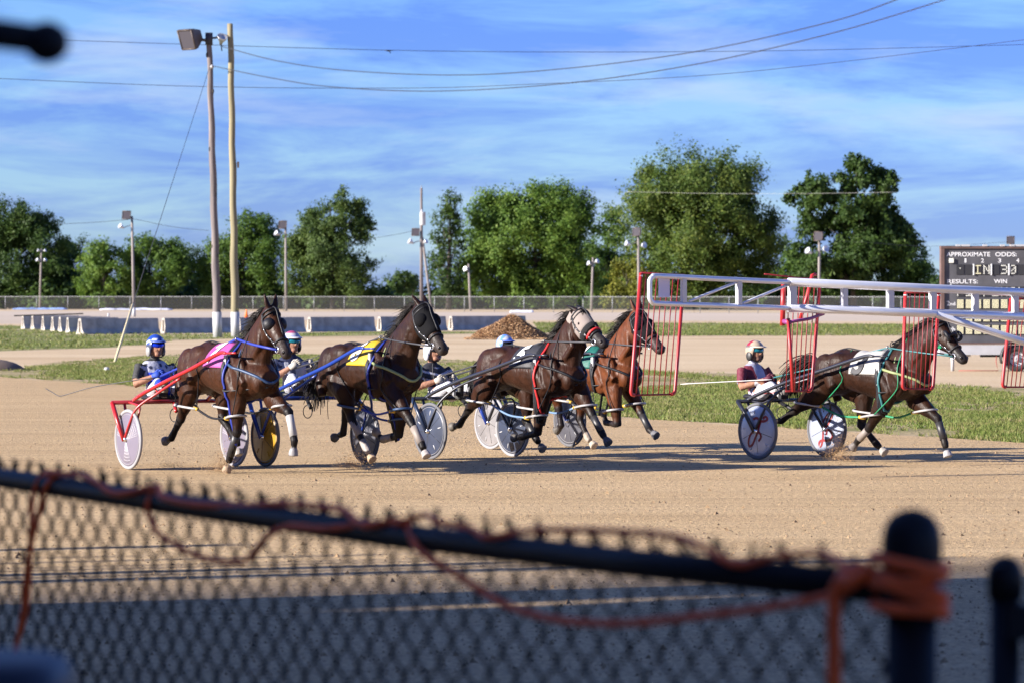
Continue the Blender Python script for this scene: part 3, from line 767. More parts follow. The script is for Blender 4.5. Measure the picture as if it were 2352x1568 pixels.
M_soil = M('dark_soil', (.12, .085, .065), .95, var=.3, vscale=2, bump=.6, bscale=5)
mo = MB().sphere((0, 0, -.1), (1.1, .8, .42), 24, 12).obj('dirt_mound', M_soil); p = at(0, 850, 103.5); mo.location = (p[0] - .35, p[1], 0); tag(mo, 'low dark mound of soil at the left edge of the grass', 'mound')
bl = MB().sphere((0, 0, .05), (.08, .07, .065), 12, 8).obj('white_stone', M_whitep); p = at(245, 851, 102); bl.location = tuple(p); bl.location.z = 0; tag(bl, 'small white stone on the grass below the leaning guard pole', 'stone')
cn = empty('traffic_cone', (0, 0, 0)); p = at(566, 733, 330); cn.location = (p[0], p[1], 0); tag(cn, 'small orange cone on the far track behind the twin poles', 'cone')
M_orange = M('orange', (.85, .16, .02), .6)
MB().lathe([(.20, .03), (.05, .82), (.03, .84)], (0, 0, 0), (0, 0, 1), 12).obj('cone', M_orange, cn)
MB().box((0, 0, .02), (.5, .5, .04)).obj('base', M_orange, cn, smooth=False)
def tarp(label, u, v, w, h, mat):
    D_ = 17510.0 / (v - 680); p = at(u, v, D_); mb = MB(); r = np.random.default_rng(int(u)); nseg = 14
    rings = []
    for i in range(nseg + 1):
        x = -w / 2 + w * i / nseg; hh = h * r.uniform(.75, 1.1) * (.5 if i in (0, nseg) else 1); rings.append([V(x, -.6, 0), V(x, -.5, hh * .8), V(x, -.1, hh), V(x, .4, hh * .9), V(x, .6, 0)])
    o = mb.loft(rings).obj('tarp_stack', mat); o.location = (p[0], p[1], 0); return tag(o, label, 'tarp', 'covered stacks at the far fence')
M_tarp = M('blue_tarp', (.20, .32, .62), .5, var=.4, vscale=.8); M_tarpw = M('pale_tarp', (.62, .66, .78), .5, var=.25, vscale=.6)
tarp('low stack under a blue tarp at the far fence by the left dark tree', 92, 712, 8.0, .36, M_tarp)
tarp('low pale covered stack at the far fence near the short floodlight pole', 312, 713, 10.5, .32, M_tarpw)
tarp('small white covered stack at the far fence above the mulch pile', 1198, 718, 3.0, .3, M_tarpw)
wp = MB().lathe([(.09, 0), (.09, .5), (.05, .55)], (0, 0, 0), (0, 0, 1), 8).obj('marker_post', M_whitep); p = at(249, 734, 324); wp.location = (p[0], p[1], 0); tag(wp, 'tiny white marker post on the far track above the barriers', 'marker')

# ------------------------------------------------------------------ scoreboard on its trailer
SD = 102.0
def sx(u): return (u - 1176) / FOC * SD
def sz(v): return CAM_H - (v - HOR) / FOC * SD
M_board = M('board_grey', (.080, .079, .088), .7, var=.3, vscale=1.5)
M_boardframe = M('board_frame', (.11, .065, .055), .7, var=.2, vscale=2)
M_letter = M('letter_white', (.74, .74, .74), .6)
M_dot = M('dot_cream', (.72, .68, .44), .6)
M_dotw = M('dot_pale', (.70, .70, .62), .6)
M_dark = M('dark_panel', (.022, .022, .026), .6)
M_black = M('black', (.012, .012, .014), .5)
sb = empty('scoreboard', (sx(2165), SD, 0)); tag(sb, 'dark grey odds scoreboard with cream dot panels standing on a white trailer', 'scoreboard')
ox = sx(2165)
XR = sx(2520) - ox
zt, zb = sz(571), sz(787)
MB().box((XR / 2, .18, (zt + zb) / 2), (XR, .32, zt - zb)).obj('board', M_board, sb, smooth=False)
fr = MB()
fr.box((XR / 2, .17, zt + .03), (XR + .1, .40, .07)); fr.box((.0, .17, (zt + zb) / 2), (.09, .40, zt - zb)); fr.box((XR, .17, (zt + zb) / 2), (.09, .40, zt - zb)); fr.box((XR / 2, .17, zb - .02), (XR + .1, .40, .05))
fr.obj('frame', M_boardframe, sb, smooth=False)
for i, u in enumerate((2200, 2212, 2222, 2262, 2302, 2325, 2345)):
    MB().box((sx(u) - ox, .0, zt + .08), (.12 if i < 6 else .3, .1, .05)).obj('paint_chip', M_whitep, sb, smooth=False)
def btext(s, u0, u1, v0, v1, nm='lettering'):
    vs, fs = text_data(s, 1.0, .012)
    A = np.array(vs); lo, hi = A.min(0), A.max(0); x0, x1, z0, z1 = sx(u0) - ox, sx(u1) - ox, sz(v1), sz(v0)
    out = [V(x0 + (p[0] - lo[0]) / (hi[0] - lo[0]) * (x1 - x0), .016, z0 + (p[1] - lo[1]) / (hi[1] - lo[1]) * (z1 - z0)) for p in A]
    MB().add(out, fs).obj(nm, M_letter, sb, smooth=False)
btext('APPROXIMATE', 2174, 2274, 579.5, 589.5); btext('ODDS:', 2286, 2335, 579.5, 589.5); btext('RESULTS:', 2176, 2246, 642, 651.5); btext('WIN', 2283, 2313, 641.5, 651)
for s, u in (('1', 2217.5), ('2', 2256.6), ('3', 2296), ('4', 2337.7), ('5', 2378)):
    btext(s, u - (2 if s == '1' else 3.4), u + (2 if s == '1' else 3.4), 594, 603.5, 'numeral')
btext('2', 2175, 2181.5, 691.5, 702); btext('nd', 2183, 2194, 694, 702); btext('3rd', 2175, 2194, 730, 740); btext('4th', 2175, 2194, 751, 762)
MB().box((sx(2185) - ox, .0, sz(599)), (.125, .05, .125)).obj('status_lamp', M_dotw, sb, smooth=False)
for u in (2236, 2276.7, 2317, 2357.5):
    MB().box((sx(u) - ox, .0, sz(619.5)), (.032, .04, .31)).obj('divider', M_letter, sb, smooth=False)
F57 = {'I': ['11111', '00100', '00100', '00100', '00100', '00100', '11111'], 'N': ['10001', '11001', '10101', '10101', '10011', '10001', '10001'], '3': ['11110', '00001', '00001', '01110', '00001', '00001', '11110'], '0': ['01110', '10001', '10011', '10101', '11001', '10001', '01110'],
       'F': ['11111', '10000', '10000', '11110', '10000', '10000', '10000'], 'A': ['01110', '10001', '10001', '11111', '10001', '10001', '10001'], 'L': ['10000'] * 6 + ['11111'], '#': ['11111'] * 7, ' ': ['00000'] * 7, '.': ['00000', '00000', '00100', '00000', '00000', '00000', '00000']}
def panel(ch, u0, u1, v0, v1, mat):
    x0, x1, z0, z1 = sx(u0) - ox, sx(u1) - ox, sz(v1), sz(v0)
    pn = MB().box(((x0 + x1) / 2, .012, (z0 + z1) / 2), (x1 - x0 + .03, .02, z1 - z0 + .03)).obj('display_panel', M_dark, sb, smooth=False)
    mb = MB(); dx, dz = (x1 - x0) / 5, (z1 - z0) / 7
    for rr, row in enumerate(F57[ch]):
        for cc, on in enumerate(row):
            if on == '1': mb.box((x0 + (cc + .5) * dx, -.002, z1 - (rr + .5) * dz), (dx * .8, .008, dz * .8))
    if mb.n: mb.obj('lit_dots', mat, pn, smooth=False)
for i, ch in enumerate('. IN 30 '):
    u0 = 2198 + i * 20.2
    panel(ch, u0, u0 + 14.5, 609, 630, M_dot if ch in 'I' else M_dotw)
for i, ch in enumerate('FI FINAL'):
    panel(ch, 2198 + i * 20.2, 2213 + i * 20.2, 660, 681, M_dotw)
for v in (688, 718, 747):
    for i in range(11): panel('#', 2198 + i * 20.2, 2213 + i * 20.2, v, v + 20.5, M_dot)
for u in (2185, 2310, 2420): MB().sphere((sx(u) - ox, -.0, sz(778 if u == 2310 else 655)), .035, 8, 6).obj('bolt', M_galv, sb)
ch_ = MB(); ch_.box((XR / 2 + .2, .1, sz(803)), (XR + .6, .5, .26)); ch_.obj('trailer_frame', M_whitep, sb, smooth=False)
MB().box((XR / 2 - .2, .25, sz(817)), (XR * .4, .3, .06)).obj('under_rail', M_black, sb, smooth=False)
for u in (2300, 2345): MB().tube([V(sx(u) - ox, .2, sz(790)), V(sx(u) - ox, .2, sz(783))], .04, 6).obj('jack', M_whitep, sb)
wc = V(sx(2332) - ox, -.25, .35)
mb = MB(); mb.loft([[wc + V(math.cos(a) * r, y, math.sin(a) * r) for a in np.linspace(0, 2 * math.pi, 28, endpoint=False)] for r, y in ((.20, .1), (.33, .1), (.355, .06), (.355, -.06), (.33, -.1), (.205, -.09), (.2, -.02))])
wh = mb.obj('tyre', M('rubber', (.035, .034, .034), .85), sb)
MB().lathe([(.01, .0), (.07, .03), (.08, .0), (.19, -.02), (.205, .02), (.2, -.06)], wc + V(0, -.05, 0), (0, -1, 0), 24).obj('rim', M_whitep, wh)
for i in range(8):
    a = i * math.pi / 4; MB().lathe([(.022, 0), (.022, .012)], wc + V(.13 * math.cos(a), -.055, .13 * math.sin(a)), (0, -1, 0), 8).obj('rim_hole', M_black, wh)
fd = MB(); fd.loft([[wc + V(math.cos(a) * r, y, math.sin(a) * r + .03) for r, y in ((.42, -.16), (.45, -.16), (.45, .2), (.42, .2))] for a in np.linspace(math.pi * 1.12, -.12 * math.pi, 16)]); fd.obj('fender', M_black, sb)
MB().tube([V(-.5 + sx(2225) - ox, .1, .35), V(sx(2230) - ox, .1, .45)], .05, 6).obj('tongue', M_whitep, sb)
for k_ in (.3, XR - .5): MB().tube([V(k_, .2, 0), V(k_, .2, .5)], .05, 6).obj('support_leg', M_whitep, sb)
MB().tube([V(sx(2288) - ox, -.1, sz(815)), V(sx(2286) - ox, -.2, .25), V(sx(2290) - ox, -.25, .02), V(sx(2200) - ox, -.2, .02)], .012, 4).obj('power_cord', M('red_cord', (.3, .05, .04), .6), sb)
# ------------------------------------------------------------------ bodies grown as one skin
def grow(name, lofts, voxel, iters=3, colorfn=None):
    """lofts: list of (rings, colors per ring or one colour, part name). Returns a single continuous mesh with a colour attribute"""
    mb = MB(); kp, kc, kn = [], [], []
    for rings, colr, part in lofts:
        mb.loft(rings)
        for i, r in enumerate(rings):
            c = colr[i] if (isinstance(colr, list) and hasattr(colr[0], '__len__')) else colr
            for p in r:
                kp.append(p); kc.append(c); kn.append(part)
            kp.append(sum(np.asarray(q) for q in r) / len(r)); kc.append(c); kn.append(part)
    tmp = mb.obj('tmp', None)
    m1 = tmp.modifiers.new('r', 'REMESH'); m1.mode = 'VOXEL'; m1.voxel_size = voxel; m1.use_smooth_shade = True
    m2 = tmp.modifiers.new('s', 'SMOOTH'); m2.factor = 0.5; m2.iterations = iters
    dg = bpy.context.evaluated_depsgraph_get()
    me = bpy.data.meshes.new_from_object(tmp.evaluated_get(dg))
    me.name = name
    old = tmp.data; bpy.data.objects.remove(tmp); bpy.data.meshes.remove(old)
    kd = KDTree(len(kp))
    for i, p in enumerate(kp): kd.insert(Vector(p), i)
    kd.balance()
    at_ = me.color_attributes.new('coat', 'FLOAT_COLOR', 'POINT')
    buf = np.ones((len(me.vertices), 4), np.float32)
    for i, v in enumerate(me.vertices):
        f = kd.find_n(v.co, 5)
        if colorfn:
            c = colorfn(v.co, kn[f[0][1]], kc[f[0][1]])
        else:
            w = np.array([1 / (d + .004) ** 2 for _, _, d in f]); c = sum(np.array(kc[k]) * ww for (_, k, _), ww in zip(f, w)) / w.sum()
        buf[i, :3] = c
    at_.data.foreach_set('color', buf.ravel())
    return me

def oval(c, a, b, n=16):
    c = np.asarray(c, float)
    return [c + np.asarray(a) * math.cos(2 * math.pi * j / n) + np.asarray(b) * math.sin(2 * math.pi * j / n) for j in range(n)]

def limb(pts, n=12):
    """pts: (x, y, z, r_along, r_side)"""
    C = [V(*p[:3]) for p in pts]; rings = []
    for i, p in enumerate(pts):
        d = unit(C[min(i + 1, len(C) - 1)] - C[max(i - 1, 0)])
        side = unit(V(0, 1, 0) - d * d[1]); fwd = np.cross(side, d)
        rings.append(oval(C[i], fwd * p[3], side * p[4], n))
    return rings

def ball(c, r, n=12, m=8):
    rings = []
    for i in range(m + 1):
        a = -math.pi / 2 + .12 + (math.pi - .24) * i / m
        rings.append([V(c[0] + r[0] * math.cos(a) * math.cos(2 * math.pi * j / n), c[1] + r[1] * math.cos(a) * math.sin(2 * math.pi * j / n), c[2] + r[2] * math.sin(a)) for j in range(n)])
    return rings

def coat_mat(name, rough, bump=0.25):
    m = M(name, (.1, .1, .1), rough, 0, var=.26, vscale=11, bump=bump, bscale=9, spec=.5, attr='coat')
    return m
M_coat = coat_mat('horse_coat', 0.46, 0.22)
M_coat.node_tree.nodes['Principled BSDF'].inputs['Specular IOR Level'].default_value = 0.16
def coat_detail(m):
    t = m.node_tree; L = t.links.new; b = t.nodes['Principled BSDF']; old = b.inputs['Normal'].links[0].from_socket
    tc = t.nodes.new('ShaderNodeTexCoord'); mp = t.nodes.new('ShaderNodeMapping'); mp.inputs['Scale'].default_value = (16, 16, 6)
    n = t.nodes.new('ShaderNodeTexNoise'); n.inputs['Scale'].default_value = 1.0; n.inputs['Detail'].default_value = 4; n.inputs['Distortion'].default_value = 1.2
    L(tc.outputs['Object'], mp.inputs[0]); L(mp.outputs[0], n.inputs['Vector'])
    bp = t.nodes.new('ShaderNodeBump'); bp.inputs['Strength'].default_value = 0.34; bp.inputs['Distance'].default_value = 0.03
    L(n.outputs['Fac'], bp.inputs['Height']); L(old, bp.inputs['Normal']); L(bp.outputs[0], b.inputs['Normal'])
    r = t.nodes.new('ShaderNodeMapRange'); r.inputs[1].default_value = .3; r.inputs[2].default_value = .7; r.inputs[3].default_value = .36; r.inputs[4].default_value = .58
    L(n.outputs['Fac'], r.inputs[0]); L(r.outputs[0], b.inputs['Roughness'])
coat_detail(M_coat)
M_hair = M('black_hair', (.008, .006, .006), .6, spec=.2)
M_leather = M('black_leather', (.010, .010, .013), .5, spec=.3, bump=.2, bscale=60)
M_hoop = M('hoop_plastic', (.30, .29, .29), .4)
M_hoopb = M('hoop_blue', (.12, .20, .33), .4)
M_clip = M('yellow_clip', (.55, .33, .03), .5)
M_greens = M('green_strap', (.008, .20, .085), .55)
M_olive = M('olive_strap', (.22, .26, .11), .6)
M_blues = M('blue_strap', (.010, .025, .24), .5)
M_navys = M('navy_strap', (.02, .05, .12), .5)
M_reds = M('red_strap', (.50, .02, .02), .5)
M_eye = M('eye', (.01, .006, .004), .08)
M_metal = M('bright_metal', (.75, .75, .76), .2, .9)
M_white_pl = M('white_plastic', (.42, .42, .43), .4)

X0 = 1.3          # the horse's own origin lies this far ahead of the axle centre

def horse(hp):
    a = math.radians(hp['head']); S = hp['S']
    h = V(math.sin(a), -math.cos(a), 0)
    root = empty('horse', tuple(V(S[0], S[1], .006) + h * X0), a - math.pi / 2)
    tag(root, hp['label'], 'horse', 'harness race horses')
    L2 = lambda p: V(p[0] - X0, 0, p[1])
    T, Cp, W, P, Nn = [L2(hp[k]) for k in ('tailb', 'croup', 'withers', 'poll', 'nose')]
    s = W[2] / 1.52; base, dark, muz = hp['coat'], hp['dark'], hp['muzzle']
    belly = [b * .75 for b in base]
    lofts = []
    d = W[0] - Cp[0]
    def tr(x, zt, zb, hw):
        zc, hz = (zt + zb) / 2, (zt - zb) / 2
        out = []
        for j in range(24):
            t = 2 * math.pi * j / 24; ss = math.sin(t)
            out.append(V(x, hw * math.cos(t) * (1 - .25 * max(0, ss) ** 1.5), zc + hz * ss))
        return out
    cx = hp.get('chest', 0)
    bk = (Cp[2] + W[2]) / 2 - .055
    trunk = [tr(T[0] - .06, T[2] - .10, T[2] - .40, .08), tr(T[0] + .02, T[2] + .0, T[2] - .47, .17), tr(T[0] + .18, T[2] * .45 + Cp[2] * .55,   .87 * s, .265),
             tr(Cp[0], Cp[2], .90 * s, .275), tr(Cp[0] + .28 * d, Cp[2] - .02, .95 * s, .265), tr(Cp[0] + .6 * d, bk, .89 * s, .285),
             tr(W[0] - .08, W[2] - .012, .83 * s, .27), tr(W[0] + .12, W[2] - .05, .82 * s, .25), tr(W[0] + .34, 1.40 * s, .85 * s, .225), tr(W[0] + .54 + cx * .6, 1.30 * s, .92 * s, .19), tr(W[0] + .67 + cx, 1.19 * s, 1.0 * s, .11)]
    lofts.append((trunk, [base] * 11, 'trunk'))
    # head
    hd = unit(Nn - P); HL = np.linalg.norm(Nn - P); jaw = V(hd[2], 0, -hd[0])
    HR = [(-.10, .03, .16, .062), (0, .0, .20, .082), (.2, -.01, .275, .10), (.38, .0, .265, .095), (.55, .006, .195, .076), (.75, .008, .145, .060), (.9, -.004, .14, .062), (.98, .01, .105, .055), (1.02, .035, .05, .03)]
    hk = HL / .62
    def head_ring(t, k=1.0, n=16):
        ts = [r[0] for r in HR]; off, dep, hw = [np.interp(t, ts, [r[i] for r in HR]) for i in (1, 2, 3)]
        off *= hk; dep *= hk; hw *= hk
        c = P + hd * t * HL + jaw * (dep / 2 + off)
        return c, jaw * dep / 2 * k, V(0, hw * k, 0)
    def hpnt(t, ang, k=1.04):
        """ang 0 = forehead line, 90 = right cheek, -90 = left cheek, 180 = jaw"""
        c, j, y = head_ring(t, k); aa = math.radians(ang); return c - j * math.cos(aa) - y * math.sin(aa)
    head = [oval(*head_ring(r[0])) for r in HR]
    hc = [base, base, base, base, [b * .8 for b in base], muz, muz, muz, muz]
    lofts.append((head, hc, 'head'))
    # neck
    B = V(W[0] + .30, 0, 1.17 * s); Tn = P + hd * .06 * HL + jaw * .10
    nd = unit(Tn - B); npp = V(-nd[2], 0, nd[0]); neck = []
    for t, hd_, hw in ((0, .37, .18), (.25, .30, .145), (.5, .235, .118), (.75, .185, .10), (1, .145, .086)):
        neck.append(oval(B + (Tn - B) * t + npp * .035 * math.sin(math.pi * t), npp * hd_ * (s * .3 + .7), V(0, hw, 0)))
    lofts.append((neck, [base] * 5, 'neck'))
    # muscle masses
    B0x, B0z = (B + (Tn - B) * .72)[0], (B + (Tn - B) * .72)[2]
    for sg in (-1, 1):
        for c, r in (((W[0] + .36, sg * .185, 1.12 * s), (.15, .075, .22)), ((T[0] + .27, sg * .17, 1.18 * s), (.22, .12, .25)), ((W[0] + .58 + cx * .7, sg * .085, 1.05 * s), (.10, .085, .12)), ((W[0] + .20, sg * .20, .98 * s), (.13, .065, .14)), ((Cp[0] + .02, sg * .12, 1.33 * s), (.24, .12, .13))):
            lofts.append((ball(c, r), base, 'muscle'))
        for pts in ([(W[0] + .20, sg * .185, 1.36 * s, .05, .05), (W[0] + .36, sg * .225, 1.20 * s, .06, .05), (W[0] + .50, sg * .20, 1.03 * s, .055, .05)], [(W[0] + .08, sg * .20, 1.25 * s, .05, .05), (W[0] + .17, sg * .235, 1.08 * s, .065, .05), (W[0] + .26, sg * .215, .93 * s, .06, .05)], [(T[0] + .03, sg * .13, T[2] - .12, .05, .045), (T[0] + .06, sg * .19, T[2] - .28, .065, .055), (T[0] + .12, sg * .19, T[2] - .45, .06, .05)], [(Cp[0] - .12, sg * .19, Cp[2] - .14, .07, .05), (Cp[0] - .04, sg * .245, Cp[2] - .32, .085, .05), (Cp[0] + .04, sg * .235, Cp[2] - .48, .07, .05)], [(W[0] + .52, sg * .10, 1.32 * s, .045, .035), (W[0] + .66, sg * .09, 1.48 * s, .045, .035), (B0x + .0, sg * .08, B0z, .04, .03)]):
            lofts.append((limb(pts), base, 'muscle'))
        # ears
        eb = hpnt(-.03, sg * -38, .9); et = eb + unit(-hd * hp.get('earu', .8) - jaw * hp.get('earf', .35) + V(0, sg * .16, 0)) * .175
        ax = unit(et - eb); e1 = unit(np.cross(ax, jaw)); e2 = np.cross(ax, e1)
        lofts.append(([oval(eb - ax * .03, e1 * .035, e2 * .028, 8), oval(eb + ax * .06, e1 * .036, e2 * .026, 8), oval(eb + ax * .12, e1 * .026, e2 * .020, 8), oval(et, e1 * .010, e2 * .010, 8)], hp.get('earc', [b * .6 for b in base]), 'ear'))
    LG = {}
    for nm in ('RF', 'LF', 'RH', 'LH'):
        sg = -1 if nm[0] == 'R' else 1
        a_, k_, f_, o_ = [L2(p) for p in hp[nm]]
        ds = unit(o_ - f_); sock = hp.get('sock', {}).get(nm); dk = dark
        lc = lambda c: sock if sock else c
        if nm[1] == 'F':
            y0, y1 = sg * .135, sg * .125
            for q in (a_, k_): q[1] = y0
            for q in (f_, o_): q[1] = y1
            sh = V(W[0] + .22, sg * .15, 1.22 * s)
            pts = [(*sh, .18, .085), (*(sh * .4 + a_ * .6), .17, .095), (*a_, .145, .095), (*(a_ * .6 + k_ * .4), .104, .082), (*(a_ * .2 + k_ * .8), .064, .058), (*k_, .060, .057), (*(k_ * .84 + f_ * .16), .047, .044), (*(k_ * .45 + f_ * .55), .040, .036), (*f_, .049, .045), (*(f_ * .5 + o_ * .5), .038, .038)]
            cs = [base, base, base, base, [b * .5 for b in base], dk, dk, dk, lc(dk), lc(dk)]
        else:
            y0, y1 = sg * .16, sg * .13
            a_[1] = y0; k_[1] = y1; f_[1] = y1; o_[1] = y1
            hp0 = V(T[0] + .27, sg * .12, T[2] - .12)
            pts = [(*hp0, .23, .12), (*(hp0 * .5 + a_ * .5), .22, .13), (*a_, .165, .115), (*(a_ * .6 + k_ * .4), .115, .088), (*(a_ * .2 + k_ * .8), .068, .054), (*k_, .071, .054), (*(k_ * .84 + f_ * .16), .053, .045), (*(k_ * .45 + f_ * .55), .042, .038), (*f_, .050, .046), (*(f_ * .5 + o_ * .5), .039, .039)]
            cs = [base, base, base, [b * .85 for b in base], [b * .5 for b in base], dk, dk, dk, lc(dk), lc(dk)]
        lofts.append((limb(pts), cs, nm))
        hf = hp.get('hoof', {}).get(nm, (.10, .09, .08))
        c0, c1 = o_ - ds * .035, o_ + ds * .05
        tilt = unit(np.cross(ds, V(0, 1, 0)))
        lofts.append((limb([(*c0, .044, .044), (*(c0 * .5 + c1 * .5), .054, .053), (*c1, .066, .060)]), hf, nm + 'hoof'))
        LG[nm] = (a_, k_, f_, o_)
    me = grow('body', lofts, .0135, 3)
    bo = link('body', me, M_coat, root)
    bv = BVHTree.FromPolygons([v.co for v in me.vertices], [tuple(p.vertices) for p in me.polygons])
    def cast(o, dr, off=.012):
        o, dr = Vector(o), Vector(dr).normalized(); l, n_, i_, q = bv.ray_cast(o, dr)
        if l is None: return None
        return V(*(l - dr * off))
    def side(x, z, sg, off=.014):
        return cast((x, sg * 1.5, z), (0, -sg, 0), off)
    def strap(nm, pts, r, mat, parent=root, k=4):
        pts = [p for p in pts if p is not None]
        if len(pts) < 2: return None
        return MB().tube(smooth_path(pts, k) if len(pts) > 2 else pts, r, 6).obj(nm, mat, parent)
    for sg in (-1, 1):
        MB().sphere(hpnt(.27, sg * -72, .985), .02, 10, 8).obj('eye', M_eye, root)
        c = hpnt(.93, sg * -62, .99); MB().sphere(c, (.017, .012, .022), 8, 6).obj('nostril', M_eye, root)
    # mane
    mb = MB(); r = np.random.default_rng(hp['seed'])
    for i in range(620):
        t = r.random() ** .9; c = B + (Tn - B) * (.22 + .8 * t); half = np.interp(.22 + .8 * t, [0, .25, .5, .75, 1], [.37, .30, .235, .185, .145])
        c = c + npp * (half * .95 + .035 * math.sin(math.pi * t)) + V(0, r.normal(0, .018), 0)
        ln = r.uniform(.07, .24) * hp.get('manel', 1); bk_ = -nd * r.uniform(.2, .9) + npp * r.uniform(.1, .6) * hp.get('maneup', 1) + V(-.35, r.normal(.0, .5), -.05)
        bk_ = unit(bk_); w = unit(np.cross(bk_, V(0, 1, .2))) * r.uniform(.003, .008)
        p1, p2 = c + bk_ * ln * .5 + V(0, 0, .01), c + bk_ * ln + V(-.02, r.normal(0, .03), -.04)
        mb.add([c - w, c + w, p1 + w * .8, p1 - w * .8, p2], [(0, 1, 2, 3), (3, 2, 4)])
    tag(mb.obj('mane', M_hair, root, smooth=False), kind='stuff'); mb = MB()
    for i in range(26):
        c = hpnt(.0, r.uniform(-30, 30), 1.0); e = hpnt(.22, r.uniform(-35, 35), 1.12); w = V(0, .008, 0); m_ = (c + e) / 2 - jaw * .02
        mb.add([c - w, c + w, m_ + w, m_ - w, e], [(0, 1, 2, 3), (3, 2, 4)])
    mb.obj('forelock', M_hair, root, smooth=False)
    # tail
    mb = MB(); tp = [L2(p) for p in hp['tail']]
    for i in range(280):
        spread = r.normal(0, 1, 3) * V(.012, .02, .012); pts = [tp[0] + spread * .6 + V(.03, 0, -.02)]
        k2 = r.normal(0, 1, 3)
        for j, q in enumerate(tp[1:]): pts.append(q + k2 * V(.05, .035, .045) * (j + 1) * .62)
        pts = smooth_path(pts, 3); cut = int(len(pts) * r.uniform(.7, 1)); pts = pts[:max(3, cut)]
        mb.tube(pts, [.007 * (1 - .7 * q / len(pts)) + .002 for q in range(len(pts))], 3, cap=False)
    tag(mb.obj('tail', M_hair, root), kind='stuff')
    # saddle pad, hugging the back
    zc = W[2] - .36; vs, fs = [], []; nx, na = 12, 30
    pa0, pa1 = W[0] - .40, W[0] + .06
    for i in range(nx + 1):
        for j in range(na + 1):
            an = math.radians(-80 + 160 * j / na) ; x = pa0 + (pa1 - pa0) * i / nx - .05 * (1 - abs(2 * j / na - 1)) + .03
            dr = V(0, math.sin(an), math.cos(an)); p = cast(V(x, 0, zc) + dr * 1.2, -dr, .016)
            vs.append(p if p is not None else V(x, 0, zc))
    for i in range(nx):
        for j in range(na):
            q = i * (na + 1) + j; fs.append((q, q + na + 1, q + na + 2, q + 1))
    me2 = MB().add(vs, fs).mesh('saddle_pad'); pad = link('saddle_pad', me2, M('pad_' + hp['pad'][0], hp['pad'][1], .55, var=.07, vscale=9, bump=.25, bscale=25), root)
    sm = pad.modifiers.new('t', 'SOLIDIFY'); sm.thickness = .008; sm.offset = 1
    pb_ = BVHTree.FromPolygons([Vector(v) for v in vs], fs)
    tv, tf = text_data(hp['num'], .40, .018)
    bm = bmesh.new(); bvv = [bm.verts.new(v) for v in tv]
    for f in tf: bm.faces.new([bvv[i] for i in f])
    bmesh.ops.triangulate(bm, faces=bm.faces[:]); bmesh.ops.subdivide_edges(bm, edges=[e for e in bm.edges if e.calc_length() > .03], cuts=2, use_grid_fill=True); bmesh.ops.triangulate(bm, faces=bm.faces[:])
    bm.verts.index_update(); tv = [V(*v.co) for v in bm.verts]; tf = [tuple(v.index for v in f.verts) for f in bm.faces]; bm.free()
    for sg in (-1, 1):
        o = []
        for p in tv:
            xx = (pa0 + pa1) / 2 - hp.get('numx', .05) + p[0] * (-sg) + .12 * p[1]; an = sg * (math.radians(hp.get('numa', 47)) - p[1] / .34); dr = V(0, math.sin(an), math.cos(an)); o_ = V(xx, 0, zc) + dr * 1.2
            l, n_, i_, q = pb_.ray_cast(Vector(o_), Vector(-dr))
            o.append(V(*l) + dr * .022 if l is not None else V(xx, 0, zc) + dr * .31)
        MB().add(o, tf).obj('number', M('num_' + hp['pad'][0], hp['pad'][2], .6), pad, smooth=False)
    # girth saddle
    for kx, r_s in ((.085, .020), (.115, .020), (.145, .016)):
        pts = []
        for j in range(40):
            an = 2 * math.pi * j / 40; dr = V(0, math.sin(an), math.cos(an)); p = cast(V(W[0] + kx, 0, zc - .02) + dr * 1.3, -dr, .018)
            if p is not None: pts.append(p)
        MB().tube(pts, r_s, 6, closed=True).obj('girth', M_leather if kx < .14 else hp['trim'], root)
    for sg in (-1, 1):
        p = side(W[0] + .115, W[2] - .24, sg, .03)
        if p is not None:
            MB().box(p, (.05, .03, .15)).obj('buckle_plate', M_white_pl, root, smooth=False)
            MB().tube([p + V(-.02, sg * .01, -.14), p + V(.0, sg * .02, -.2), p + V(.03, sg * .01, -.15)], .008, 5).obj('ring', M_metal, root)
    MB().tube(oval((W[0] + .09, 0, W[2] + .05), V(0, .035, 0), V(0, 0, .035), 10), .006, 5, closed=True).obj('water_hook', M_leather, root)
    for sg in (-1, 1):
        MB().tube(oval((W[0] + .1, sg * .09, W[2] + .015), V(0, .022, 0), V(0, 0, .022), 8), .005, 5, closed=True).obj('terret', M_metal, root)
    # back strap to the tail
    strap('back_strap', [cast((x, 0, 3), (0, 0, -1), .012) for x in np.linspace(W[0] + .05, T[0] + .12, 7)], .010, M_leather)
    # breast collar
    for sg in (-1, 1):
        zz = 1.22 * s
        strap('breast_collar', [side(W[0] + .16, zz + .03, sg), side(W[0] + .36, zz, sg), side(W[0] + .48, zz - .03, sg), cast((W[0] + 2.2, sg * .14, 1.12 * s), (-1, 0, 0), .016), cast((W[0] + 2.2, sg * .05, 1.06 * s), (-1, 0, 0), .016), cast((W[0] + 2.2, 0, 1.05 * s), (-1, 0, 0), .016)], .017, hp['collar'])
        strap('neck_strap', [cast((W[0] + .24, 0, 3), (0, 0, -1), .012), side(W[0] + .30, W[2] - .16, sg), side(W[0] + .44, zz - .01, sg)], .010, hp['collar'])
        strap('belly_strap', [side(W[0] + .15, zz - .25, sg, .02), side(W[0] + .2, .95 * s, sg, .02), cast((W[0] + 2.2, sg * .03, 1.0 * s), (-1, 0, 0), .016)], .010, M_leather)
    # bridle
    def hring(t, k, a0=0, a1=360, n=20):
        return [hpnt(t, a0 + (a1 - a0) * j / n, k) for j in range(n + (0 if a1 - a0 == 360 else 1))]
    MB().tube(hring(.66, 1.06), .014, 6, closed=True).obj('noseband', hp.get('nosemat', M_leather), root)
    MB().tube(hring(.10, 1.07, -110, 110), .012, 6).obj('browband', M_leather, root)
